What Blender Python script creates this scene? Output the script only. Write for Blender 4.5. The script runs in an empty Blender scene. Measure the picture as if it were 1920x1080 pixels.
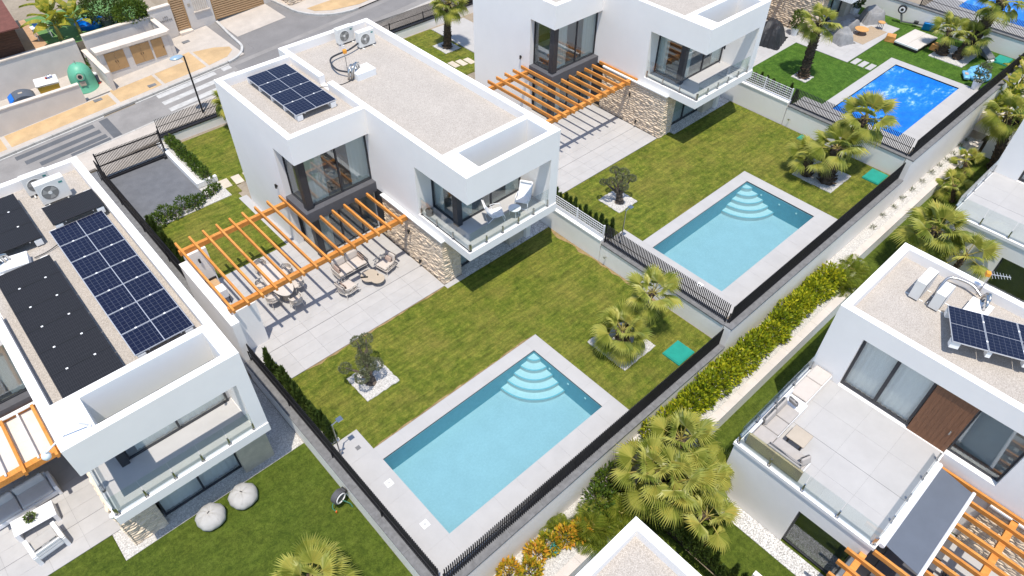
import bpy, bmesh, math, random
from mathutils import Vector, Matrix, Euler
scene = bpy.context.scene
COL = scene.collection
rng = random.Random(7)
R = math.radians

# ------------------------------------------------------------------ camera
cam_data = bpy.data.cameras.new('camera')
cam = bpy.data.objects.new('camera', cam_data)
COL.objects.link(cam)
cam_data.sensor_width = 36.0
cam_data.lens = 1297.294 / 1920 * 36.0
cam_data.clip_start = 0.1
cam_data.clip_end = 2000
CR = Matrix(((0.7343457, 0.47572886, -0.48416778), (-0.67866631, 0.52739566, -0.51114172), (0.01218312, 0.70394309, 0.71015189)))
cam.matrix_world = Matrix.Translation((-6.0501, -13.3684, 23.3800)) @ CR.to_4x4()
scene.camera = cam

# ------------------------------------------------------------------ light
SUN = Vector((-0.19, -0.20, 1.0)).normalized()
world = bpy.data.worlds.new('World')
scene.world = world
world.use_nodes = True
wn = world.node_tree.nodes
bg = wn['Background']
sky = wn.new('ShaderNodeTexSky')
sky.sky_type = 'NISHITA'
sky.sun_disc = False
sky.sun_elevation = math.asin(SUN.z)
sky.sun_rotation = math.atan2(SUN.x, SUN.y)
sky.air_density = 1.15
sky.dust_density = 0.5
sky.ozone_density = 2.5
world.node_tree.links.new(sky.outputs[0], bg.inputs[0])
bg.inputs[1].default_value = 0.13
sun_data = bpy.data.lights.new('sun', 'SUN')
sun_data.energy = 3.2
sun_data.angle = R(0.53)
sun_data.color = (1.0, 0.93, 0.82)
sun = bpy.data.objects.new('sun', sun_data)
COL.objects.link(sun)
sun.rotation_euler = SUN.to_track_quat('Z', 'Y').to_euler()
scene.view_settings.view_transform = 'Standard'
scene.view_settings.look = 'None'
scene.view_settings.exposure = 0.67
scene.view_settings.gamma = 1.0
scene.view_settings.use_curve_mapping = False

# ------------------------------------------------------------------ materials
MATS = {}
def nodes(name):
    m = bpy.data.materials.new(name)
    m.use_nodes = True
    nt = m.node_tree
    return m, nt, nt.nodes['Principled BSDF']
def noise_node(nt, scale, detail=4.0, rough=0.6, stretch=None, rot=0.0, local=False):
    if local:
        tc = nt.nodes.new('ShaderNodeTexCoord'); src = tc.outputs['Object']
    else:
        g = nt.nodes.new('ShaderNodeNewGeometry'); src = g.outputs['Position']
    if stretch or rot:
        mp = nt.nodes.new('ShaderNodeMapping')
        mp.inputs['Rotation'].default_value = (0, 0, rot)
        if stretch: mp.inputs['Scale'].default_value = stretch
        nt.links.new(src, mp.inputs[0]); src = mp.outputs[0]
    n = nt.nodes.new('ShaderNodeTexNoise')
    n.inputs['Scale'].default_value = scale
    n.inputs['Detail'].default_value = detail
    n.inputs['Roughness'].default_value = rough
    nt.links.new(src, n.inputs['Vector'])
    return n
def ramp(nt, fac, stops):
    r = nt.nodes.new('ShaderNodeValToRGB')
    el = r.color_ramp.elements
    while len(el) > len(stops): el.remove(el[-1])
    while len(el) < len(stops): el.new(0.5)
    for e, (p, c) in zip(el, stops):
        e.position = p; e.color = (*c, 1.0)
    nt.links.new(fac, r.inputs[0])
    return r
def mixc(nt, kind, fac, a, b):
    m = nt.nodes.new('ShaderNodeMix'); m.data_type = 'RGBA'; m.blend_type = kind
    for sock, v in ((m.inputs[0], fac), (m.inputs[6], a), (m.inputs[7], b)):
        if isinstance(v, (int, float)): sock.default_value = v
        elif isinstance(v, tuple): sock.default_value = (*v, 1.0)
        else: nt.links.new(v, sock)
    return m.outputs[2]
def bump(nt, bsdf, height, strength=0.3, dist=0.02):
    b = nt.nodes.new('ShaderNodeBump')
    b.inputs['Strength'].default_value = strength
    b.inputs['Distance'].default_value = dist
    nt.links.new(height, b.inputs['Height'])
    nt.links.new(b.outputs[0], bsdf.inputs['Normal'])
def mat(name, color, rough=0.7, var=0.08, scale=3.0, metal=0.0, bumpv=0.0, bscale=60.0, stretch=None, rot=0.0, objrand=0.0, local=False, spec=0.4, fine=0.0, fscale=80.0):
    """plain procedural surface: base colour with a two-scale noise variation and fine relief"""
    if name in MATS: return MATS[name]
    m, nt, b = nodes(name)
    c = Vector(color)
    n = noise_node(nt, scale, 5, 0.6, stretch, rot, local)
    lo = tuple(max(0, x * (1 - var)) for x in c); hi = tuple(min(1, x * (1 + var)) for x in c)
    out = ramp(nt, n.outputs['Fac'], [(0.3, lo), (0.7, hi)]).outputs[0]
    if fine > 0:
        n2 = noise_node(nt, fscale, 2, 0.7, None, 0, local)
        r2 = ramp(nt, n2.outputs['Fac'], [(0.3, (1 - fine,) * 3), (0.7, (1 + 0 * fine,) * 3)])
        out = mixc(nt, 'MULTIPLY', 1.0, out, r2.outputs[0])
    if objrand > 0:
        oi = nt.nodes.new('ShaderNodeObjectInfo')
        r3 = ramp(nt, oi.outputs['Random'], [(0.0, (1 - objrand,) * 3), (1.0, (1.0,) * 3)])
        out = mixc(nt, 'MULTIPLY', 1.0, out, r3.outputs[0])
    nt.links.new(out, b.inputs['Base Color'])
    b.inputs['Roughness'].default_value = rough
    b.inputs['Metallic'].default_value = metal
    b.inputs['Specular IOR Level'].default_value = spec
    if bumpv > 0:
        n3 = noise_node(nt, bscale, 3, 0.6, None, 0, local)
        bump(nt, b, n3.outputs['Fac'], bumpv, 0.01)
    MATS[name] = m
    return m
def leaf_mat(name, stops, rough=0.5, trans=0.35):
    """foliage: colour picked per leaf (random per island), a little light through it"""
    m, nt, b = nodes(name)
    g = nt.nodes.new('ShaderNodeNewGeometry')
    oi = nt.nodes.new('ShaderNodeObjectInfo')
    ad = nt.nodes.new('ShaderNodeMath'); ad.operation = 'MULTIPLY_ADD'
    nt.links.new(g.outputs['Random Per Island'], ad.inputs[0]); ad.inputs[1].default_value = 0.72
    m2 = nt.nodes.new('ShaderNodeMath'); m2.operation = 'MULTIPLY'; m2.inputs[1].default_value = 0.28
    nt.links.new(oi.outputs['Random'], m2.inputs[0]); nt.links.new(m2.outputs[0], ad.inputs[2])
    r = ramp(nt, ad.outputs[0], stops)
    nt.links.new(r.outputs[0], b.inputs['Base Color'])
    b.inputs['Roughness'].default_value = rough
    b.inputs['Specular IOR Level'].default_value = 0.4
    tr = nt.nodes.new('ShaderNodeBsdfTranslucent')
    bright = mixc(nt, 'MIX', 0.35, r.outputs[0], (0.35, 0.42, 0.04))
    nt.links.new(bright, tr.inputs[0])
    mx = nt.nodes.new('ShaderNodeMixShader'); mx.inputs[0].default_value = trans
    nt.links.new(b.outputs[0], mx.inputs[1]); nt.links.new(tr.outputs[0], mx.inputs[2])
    nt.links.new(mx.outputs[0], nt.nodes['Material Output'].inputs[0])
    MATS[name] = m
    return m
def grass_mat(name, dark, mid, light, dry, dry_amt, stripe_rot=0.0, stripe=0.25):
    m, nt, b = nodes(name)
    big = noise_node(nt, 0.45, 5, 0.65)
    med = noise_node(nt, 2.6, 6, 0.75)
    clump = noise_node(nt, 7.5, 4, 0.7)
    fin = noise_node(nt, 19.0, 7, 0.9)
    lin = noise_node(nt, 2.0, 5, 0.7, (0.30, 3.2, 1.0), stripe_rot)
    c1 = ramp(nt, med.outputs['Fac'], [(0.34, dark), (0.5, mid), (0.66, light)]).outputs[0]
    d = ramp(nt, big.outputs['Fac'], [(0.44, (0, 0, 0)), (0.68, (1, 1, 1))]).outputs[0]
    mu = nt.nodes.new('ShaderNodeMath'); mu.operation = 'MULTIPLY'; mu.inputs[1].default_value = dry_amt
    nt.links.new(d, mu.inputs[0])
    c2 = mixc(nt, 'MIX', mu.outputs[0], c1, dry)
    l = ramp(nt, lin.outputs['Fac'], [(0.38, (1 - stripe,) * 3), (0.62, (1 + stripe * 0.6,) * 3)]).outputs[0]
    c3 = mixc(nt, 'MULTIPLY', 1.0, c2, l)
    k = ramp(nt, clump.outputs['Fac'], [(0.34, (0.74, .76, .72)), (0.64, (1.20, 1.17, 1.12))]).outputs[0]
    c3 = mixc(nt, 'MULTIPLY', 1.0, c3, k)
    f = ramp(nt, fin.outputs['Fac'], [(0.33, (0.52, .54, .52)), (0.62, (1.34, 1.30, 1.22))]).outputs[0]
    c4 = mixc(nt, 'MULTIPLY', 1.0, c3, f)
    nt.links.new(c4, b.inputs['Base Color'])
    b.inputs['Roughness'].default_value = 0.85
    b.inputs['Specular IOR Level'].default_value = 0.15
    bump(nt, b, fin.outputs['Fac'], 0.9, 0.05)
    MATS[name] = m
    return m
def pebble_mat(name, dark, mid, light, size=30.0, rel=0.5):
    m, nt, b = nodes(name)
    g = nt.nodes.new('ShaderNodeNewGeometry')
    v = nt.nodes.new('ShaderNodeTexVoronoi'); v.inputs['Scale'].default_value = size
    nt.links.new(g.outputs['Position'], v.inputs['Vector'])
    sep = nt.nodes.new('ShaderNodeSeparateColor'); nt.links.new(v.outputs['Color'], sep.inputs[0])
    c = ramp(nt, sep.outputs[0], [(0.0, dark), (0.35, mid), (0.8, light), (1.0, tuple(min(1, x * 1.12) for x in light))]).outputs[0]
    big = noise_node(nt, 0.9, 4, 0.6)
    l = ramp(nt, big.outputs['Fac'], [(0.35, (0.93,) * 3), (0.65, (1.0,) * 3)]).outputs[0]
    c = mixc(nt, 'MULTIPLY', 1.0, c, l)
    dist = ramp(nt, v.outputs['Distance'], [(0.2, (1.0,) * 3), (0.75, (0.72,) * 3)]).outputs[0]
    c = mixc(nt, 'MULTIPLY', 1.0, c, dist)
    nt.links.new(c, b.inputs['Base Color'])
    b.inputs['Roughness'].default_value = 0.85
    b.inputs['Specular IOR Level'].default_value = 0.2
    inv = nt.nodes.new('ShaderNodeMath'); inv.operation = 'SUBTRACT'; inv.inputs[0].default_value = 1.0
    nt.links.new(v.outputs['Distance'], inv.inputs[1])
    bump(nt, b, inv.outputs[0], rel, 0.015)
    MATS[name] = m
    return m
def glass_mat(name, tint, refl=1.0, body=0.0, bodycol=(0.03, 0.04, 0.05)):
    """thin pane: light passes (tinted), reflection by Fresnel; body > 0 adds a solar-control film"""
    m, nt, b = nodes(name)
    nt.nodes.remove(b)
    fr = nt.nodes.new('ShaderNodeFresnel')
    ge = nt.nodes.new('ShaderNodeNewGeometry')           # both faces of the thin pane act as air-to-glass
    io = nt.nodes.new('ShaderNodeMix'); io.inputs[2].default_value = 1.5; io.inputs[3].default_value = 1 / 1.5
    nt.links.new(ge.outputs['Backfacing'], io.inputs[0]); nt.links.new(io.outputs[0], fr.inputs[0])
    tr = nt.nodes.new('ShaderNodeBsdfTransparent'); tr.inputs[0].default_value = (*tint, 1)
    gl = nt.nodes.new('ShaderNodeBsdfGlossy'); gl.inputs['Roughness'].default_value = 0.01
    gl.inputs[0].default_value = (0.95, 0.97, 1, 1)
    mu = nt.nodes.new('ShaderNodeMath'); mu.operation = 'MULTIPLY_ADD'; mu.inputs[1].default_value = refl; mu.inputs[2].default_value = body
    mu.use_clamp = True
    nt.links.new(fr.outputs[0], mu.inputs[0])
    mx = nt.nodes.new('ShaderNodeMixShader')
    nt.links.new(mu.outputs[0], mx.inputs[0]); nt.links.new(tr.outputs[0], mx.inputs[1]); nt.links.new(gl.outputs[0], mx.inputs[2])
    nt.links.new(mx.outputs[0], nt.nodes['Material Output'].inputs[0])
    MATS[name] = m
    return m
def water_mat():
    m, nt, b = nodes('pool_water')
    nt.nodes.remove(b)
    fr = nt.nodes.new('ShaderNodeFresnel'); fr.inputs[0].default_value = 1.33
    tr = nt.nodes.new('ShaderNodeBsdfTransparent'); tr.inputs[0].default_value = (0.63, 0.905, 0.95, 1)
    gl = nt.nodes.new('ShaderNodeBsdfGlossy'); gl.inputs['Roughness'].default_value = 0.03
    n1 = noise_node(nt, 4.5, 4, 0.62)
    bp = nt.nodes.new('ShaderNodeBump'); bp.inputs['Strength'].default_value = 0.5; bp.inputs['Distance'].default_value = 0.06
    nt.links.new(n1.outputs['Fac'], bp.inputs['Height'])
    nt.links.new(bp.outputs[0], gl.inputs['Normal']); nt.links.new(bp.outputs[0], fr.inputs['Normal'])
    mx = nt.nodes.new('ShaderNodeMixShader')
    nt.links.new(fr.outputs[0], mx.inputs[0]); nt.links.new(tr.outputs[0], mx.inputs[1]); nt.links.new(gl.outputs[0], mx.inputs[2])
    nt.links.new(mx.outputs[0], nt.nodes['Material Output'].inputs[0])
    MATS['pool_water'] = m
    return m
def cover_mat():
    """blue bubble cover: smooth film with pale creased patches where it lies folded"""
    m, nt, b = nodes('pool_cover_blue')
    n1 = noise_node(nt, 1.1, 7, 0.75, (1.0, 2.2, 1.0), R(-32))
    n2 = noise_node(nt, 0.33, 2, 0.5)
    ad = nt.nodes.new('ShaderNodeMath'); ad.operation = 'MULTIPLY_ADD'; ad.inputs[1].default_value = 0.55
    nt.links.new(n2.outputs['Fac'], ad.inputs[0]); nt.links.new(n1.outputs['Fac'], ad.inputs[2])
    c = ramp(nt, ad.outputs[0], [(0.60, (0.0, 0.115, 0.56)), (0.84, (0.004, 0.165, 0.62)), (0.905, (0.05, 0.25, 0.69)), (0.97, (0.30, 0.48, 0.76))]).outputs[0]
    nt.links.new(c, b.inputs['Base Color'])
    b.inputs['Roughness'].default_value = 0.4
    n3 = noise_node(nt, 3.0, 5, 0.65)
    bump(nt, b, n3.outputs['Fac'], 0.4, 0.05)
    MATS['pool_cover_blue'] = m
    return m
def panel_mat(name, base, line, cw, ch, lw, mult=1.0, rough=0.12):
    """photovoltaic cells: flat printed grid in the module's own coordinates"""
    m, nt, b = nodes(name)
    tc = nt.nodes.new('ShaderNodeTexCoord')
    sp = nt.nodes.new('ShaderNodeSeparateXYZ'); nt.links.new(tc.outputs['Object'], sp.inputs[0])
    fac = None
    for out, size, w in ((sp.outputs[0], cw, lw), (sp.outputs[1], ch, lw)):
        d = nt.nodes.new('ShaderNodeMath'); d.operation = 'DIVIDE'; d.inputs[1].default_value = size; nt.links.new(out, d.inputs[0])
        f = nt.nodes.new('ShaderNodeMath'); f.operation = 'FRACT'; nt.links.new(d.outputs[0], f.inputs[0])
        l = nt.nodes.new('ShaderNodeMath'); l.operation = 'LESS_THAN'; l.inputs[1].default_value = w / size; nt.links.new(f.outputs[0], l.inputs[0])
        if fac is None: fac = l.outputs[0]
        else:
            mxn = nt.nodes.new('ShaderNodeMath'); mxn.operation = 'MAXIMUM'
            nt.links.new(fac, mxn.inputs[0]); nt.links.new(l.outputs[0], mxn.inputs[1]); fac = mxn.outputs[0]
    n = noise_node(nt, 9.0, 3, 0.6, None, 0, True)
    cb = ramp(nt, n.outputs['Fac'], [(0.3, tuple(x * 0.85 for x in base)), (0.7, tuple(x * 1.2 for x in base))]).outputs[0]
    sc = nt.nodes.new('ShaderNodeMath'); sc.operation = 'MULTIPLY'; sc.inputs[1].default_value = mult; nt.links.new(fac, sc.inputs[0])
    nt.links.new(mixc(nt, 'MIX', sc.outputs[0], cb, line), b.inputs['Base Color'])
    b.inputs['Roughness'].default_value = rough
    b.inputs['Specular IOR Level'].default_value = 0.22
    MATS[name] = m
    return m

WHITE = mat('white_render', (0.835, 0.808, 0.782), 0.9, 0.022, 0.7, bumpv=0.25, bscale=120, spec=0.15)
WHITE2 = mat('white_coping', (0.80, 0.795, 0.785), 0.85, 0.05, 2.5, bumpv=0.1, fine=0.04, fscale=30, spec=0.2)
DARK = mat('anthracite_metal', (0.035, 0.036, 0.042), 0.45, 0.15, 4, spec=0.4)
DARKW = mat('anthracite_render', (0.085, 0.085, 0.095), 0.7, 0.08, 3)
SLATM = mat('black_slat_paint', (0.018, 0.017, 0.02), 0.55, 0.2, 5, spec=0.3)
CAPM = mat('grey_wall_cap', (0.17, 0.17, 0.175), 0.8, 0.22, 5, fine=0.15, fscale=50)
def wood_mat():
    m, nt, b = nodes('orange_timber')
    n = noise_node(nt, 3.0, 5, 0.65); gr = noise_node(nt, 1.0, 6, 0.7, (22.0, 2.0, 22.0)); ox = noise_node(nt, 0.8, 3, 0.6)
    c = ramp(nt, n.outputs['Fac'], [(0.3, (0.58, 0.225, 0.042)), (0.7, (0.72, 0.325, 0.080))]).outputs[0]
    g = ramp(nt, gr.outputs['Fac'], [(0.35, (0.80, .76, .70)), (0.6, (1.04, 1.03, 1.0))]).outputs[0]
    c = mixc(nt, 'MULTIPLY', 1.0, c, g)
    f = ramp(nt, ox.outputs['Fac'], [(0.45, (0, 0, 0)), (0.75, (1, 1, 1))]).outputs[0]
    mu = nt.nodes.new('ShaderNodeMath'); mu.operation = 'MULTIPLY'; mu.inputs[1].default_value = 0.35; nt.links.new(f, mu.inputs[0])
    c = mixc(nt, 'MIX', mu.outputs[0], c, (0.62, 0.34, 0.13))
    oi = nt.nodes.new('ShaderNodeObjectInfo'); r3 = ramp(nt, oi.outputs['Random'], [(0.0, (.80, .78, .76)), (1.0, (1.0,) * 3)])
    c = mixc(nt, 'MULTIPLY', 1.0, c, r3.outputs[0])
    nt.links.new(c, b.inputs['Base Color']); b.inputs['Roughness'].default_value = 0.6; b.inputs['Specular IOR Level'].default_value = 0.3
    bump(nt, b, gr.outputs['Fac'], 0.2, 0.01)
    MATS['orange_timber'] = m
    return m
WOOD = wood_mat()
GRAVEL = pebble_mat('roof_gravel', (0.415, 0.37, 0.325), (0.48, 0.433, 0.385), (0.525, 0.478, 0.43), 36, 0.2)
PEBBLE = pebble_mat('white_pebbles', (0.44, 0.42, 0.40), (0.54, 0.52, 0.495), (0.64, 0.62, 0.59), 26, .6)
GREYPEB = pebble_mat('grey_white_gravel', (0.30, 0.29, 0.28), (0.55, 0.54, 0.53), (0.74, 0.73, 0.72), 26)
TILE = mat('terrace_tile', (0.425, 0.415, 0.412), 0.75, 0.06, 1.6, objrand=0.05, fine=0.04, fscale=40, spec=0.25)
DECKT = mat('pool_deck_tile', (0.42, 0.41, 0.405), 0.8, 0.05, 1.2, objrand=0.03, fine=0.05, fscale=50, spec=0.2)
GROUT = mat('grout', (0.36, 0.35, 0.34), 0.9, 0.1, 6)
JOINT = mat('dark_joint', (0.16, 0.16, 0.16), 0.9, 0.1, 6)
GRASS1 = grass_mat('garden_grass', (0.066, 0.098, 0.012), (0.118, 0.150, 0.020), (0.195, 0.205, 0.034), (0.225, 0.195, 0.050), 0.60, R(28), 0.26)
GRASS0 = grass_mat('artificial_grass', (0.050, 0.080, 0.010), (0.073, 0.108, 0.014), (0.100, 0.138, 0.022), (0.115, 0.135, 0.022), 0.30, R(25), 0.10)
GRASS3 = grass_mat('bright_artificial_grass', (0.035, 0.085, 0.010), (0.055, 0.125, 0.016), (0.085, 0.165, 0.024), (0.08, 0.14, 0.02), 0.25, R(25), 0.08)
DRYSOIL = mat('dry_soil_edge', (0.30, 0.21, 0.10), 0.95, 0.3, 4, fine=0.3, fscale=25)
STONE = mat('sand_stone', (0.78, 0.64, 0.49), 0.9, 0.16, 5, objrand=0.14, bumpv=0.8, bscale=18, fine=0.22, fscale=22)
MORTAR = mat('stone_core', (0.66, 0.54, 0.41), 0.95, 0.1, 4)
PIER = mat('smooth_sand_stone', (0.55, 0.49, 0.395), 0.9, 0.12, 3, bumpv=0.3, bscale=25, fine=0.12, fscale=20)
WGLASS = glass_mat('window_glass', (0.82, 0.86, 0.86), 1.0, 0.05)
CGLASS = glass_mat('clear_window_glass', (0.93, 0.95, 0.95), 1.0, 0.04)
BGLASS = glass_mat('balustrade_glass', (0.93, 0.965, 0.965), 0.9, 0.01)
STEEL = mat('brushed_steel', (0.52, 0.51, 0.50), 0.28, 0.05, 8, metal=1.0)
CURT = mat('curtain_cloth', (0.74, 0.75, 0.72), 0.95, 0.08, 14, stretch=(6, 6, 0.2))
ROOMF = mat('room_floor', (0.36, 0.32, 0.28), 0.6, 0.1, 2)
ROOMW = mat('room_wall', (0.55, 0.53, 0.50), 0.9, 0.05, 2)
WATER = water_mat()
COVER = cover_mat()
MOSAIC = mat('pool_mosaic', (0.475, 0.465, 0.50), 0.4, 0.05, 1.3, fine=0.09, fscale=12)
WALLSHADE = mat('pool_wall_shade_mosaic', (0.20, 0.40, 0.49), 0.4, 0.06, 4, fine=0.12, fscale=18)  # bluer than the floor tile; wall shade and water absorption put into the colour
STEPT = mat('pool_step_tile', (0.62, 0.57, 0.575), 0.45, 0.04, 5, fine=0.05, fscale=20)
WLINE = mat('pool_waterline_tile', (0.22, 0.40, 0.47), 0.4, 0.12, 12)
PVB = panel_mat('pv_blue_cells', (0.016, 0.022, 0.062), (0.36, 0.38, 0.44), 0.188, 0.1715, 0.007, 0.75)
PVK = panel_mat('pv_black_cells', (0.013, 0.013, 0.016), (0.06, 0.06, 0.065), 0.062, 0.19, 0.008, 0.6, 0.6)
ALU = mat('aluminium_frame', (0.70, 0.70, 0.71), 0.4, 0.05, 6, metal=0.6)
PLASTIC = mat('white_plastic', (0.80, 0.80, 0.79), 0.5, 0.03, 3)
ACM = mat('ac_white_metal', (0.70, 0.69, 0.66), 0.5, 0.03, 3)
BLACK = mat('black_plastic', (0.02, 0.02, 0.022), 0.5, 0.15, 5)
ASPH = mat('asphalt_grey', (0.265, 0.25, 0.238), 0.95, 0.16, 0.7, fine=0.2, fscale=35, bumpv=0.3)
ASPHD = mat('asphalt_patch', (0.115, 0.12, 0.13), 0.95, 0.12, 2.0, fine=0.25, fscale=35)
ASPH2 = mat('asphalt_mid', (0.215, 0.205, 0.20), 0.95, 0.10, 0.8, fine=0.2, fscale=35)
PAINT = mat('road_paint', (0.47, 0.46, 0.44), 0.8, 0.16, 3, fine=0.12, fscale=20)
KERB = mat('kerb_concrete', (0.42, 0.40, 0.37), 0.9, 0.12, 4, objrand=0.1)
OCHRE = mat('ochre_paving', (0.50, 0.345, 0.185), 0.9, 0.16, 1.0, fine=0.12, fscale=18)
PAVEG = mat('pale_concrete_paving', (0.47, 0.42, 0.37), 0.92, 0.10, 1.2, fine=0.1, fscale=15)
TWALL = mat('cream_render', (0.60, 0.555, 0.51), 0.92, 0.07, 1.0, bumpv=0.3)
TCAP = mat('cream_wall_cap', (0.66, 0.58, 0.50), 0.85, 0.10, 3, fine=0.1, fscale=15)
TAND = mat('tan_metal_door', (0.42, 0.255, 0.115), 0.5, 0.08, 3)
TANG = mat('tan_gate_slat', (0.52, 0.34, 0.19), 0.55, 0.08, 4, objrand=0.1)
DRIVE = mat('charcoal_stamped_drive', (0.145, 0.15, 0.165), 0.9, 0.14, 1.6, fine=0.25, fscale=30, bumpv=0.4, bscale=30)
SLABST = mat('stepping_stone', (0.55, 0.48, 0.39), 0.9, 0.1, 2, objrand=0.1)
TEAL = mat('teal_lid', (0.014, 0.26, 0.20), 0.5, 0.10, 3)
PALML = leaf_mat('palm_leaf', [(0.0, (0.14, 0.19, 0.030)), (0.35, (0.305, 0.335, 0.060)), (0.7, (0.455, 0.455, 0.105)), (0.92, (0.56, 0.51, 0.12)), (1.0, (0.62, 0.47, 0.09))], .38, .42)
PETI = mat('palm_petiole', (0.30, 0.25, 0.06), 0.6, 0.2, 6)
TRUNK = mat('palm_trunk', (0.115, 0.080, 0.052), 0.95, 0.45, 9, bumpv=1.0, bscale=22, fine=0.4, fscale=16)
OLIVEL = leaf_mat('olive_leaf', [(0.0, (0.075, 0.090, 0.045)), (0.5, (0.125, 0.140, 0.070)), (1.0, (0.20, 0.205, 0.11))], 0.6, 0.2)
OLIVEB = mat('olive_bark', (0.12, 0.095, 0.075), 0.95, 0.35, 7, bumpv=1.0, bscale=20)
CYPL = leaf_mat('cypress_leaf', [(0.0, (0.028, 0.055, 0.010)), (0.6, (0.060, 0.098, 0.018)), (1.0, (0.105, 0.14, 0.028))], 0.6, 0.2)
HEDGEL = leaf_mat('hedge_leaf', [(0.0, (0.065, 0.11, 0.008)), (0.35, (0.18, 0.245, 0.014)), (0.7, (0.40, 0.42, 0.018)), (1.0, (0.64, 0.56, 0.03))], 0.4, 0.35)
SHRUBL = leaf_mat('shrub_leaf', [(0.0, (0.028, 0.060, 0.010)), (0.5, (0.065, 0.115, 0.016)), (0.85, (0.125, 0.175, 0.025)), (1.0, (0.22, 0.24, 0.05))], 0.35, 0.3)
FLAMEL = leaf_mat('croton_leaf', [(0.0, (0.10, 0.15, 0.015)), (0.3, (0.28, 0.28, 0.02)), (0.65, (0.60, 0.38, 0.03)), (1.0, (0.62, 0.24, 0.04))], 0.4, 0.3)
ARECAL = leaf_mat('areca_leaf', [(0.0, (0.06, 0.10, 0.010)), (0.5, (0.16, 0.20, 0.02)), (1.0, (0.32, 0.32, 0.05))], 0.4, 0.35)
BANAL = leaf_mat('banana_leaf', [(0.0, (0.13, 0.18, 0.025)), (0.5, (0.32, 0.32, 0.04)), (1.0, (0.58, 0.45, 0.07))], 0.4, 0.4)
FAB = mat('cream_cushion', (0.50, 0.45, 0.41), 0.95, 0.04, 5, bumpv=0.15, bscale=90)
FABT = mat('taupe_cushion', (0.385, 0.355, 0.33), 0.95, 0.05, 5, bumpv=0.2, bscale=60)
FABD = mat('cream_mattress', (0.52, 0.485, 0.45), 0.95, 0.04, 5)
FABP = mat('blush_cushion', (0.43, 0.325, 0.275), 0.95, 0.05, 5, bumpv=0.15, bscale=90)
FABS = mat('pale_grey_cushion', (0.56, 0.55, 0.54), 0.95, 0.05, 5, bumpv=0.2, bscale=60)
SHADE = mat('cream_shade_cloth', (0.60, 0.56, 0.52), 0.95, 0.05, 3)
FABG = mat('light_grey_cushion', (0.40, 0.39, 0.38), 0.95, 0.05, 5, bumpv=0.2, bscale=60)
ROPE = mat('rope_weave', (0.53, 0.485, 0.44), 0.9, 0.15, 12)
BEIGET = mat('beige_table_top', (0.42, 0.36, 0.29), 0.6, 0.06, 4)
WPAINT = mat('white_powder_coat', (0.74, 0.74, 0.76), 0.45, 0.03, 4)
WICK = mat('wicker', (0.34, 0.28, 0.18), 0.9, 0.45, 30, stretch=(1, 1, 3))

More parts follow.
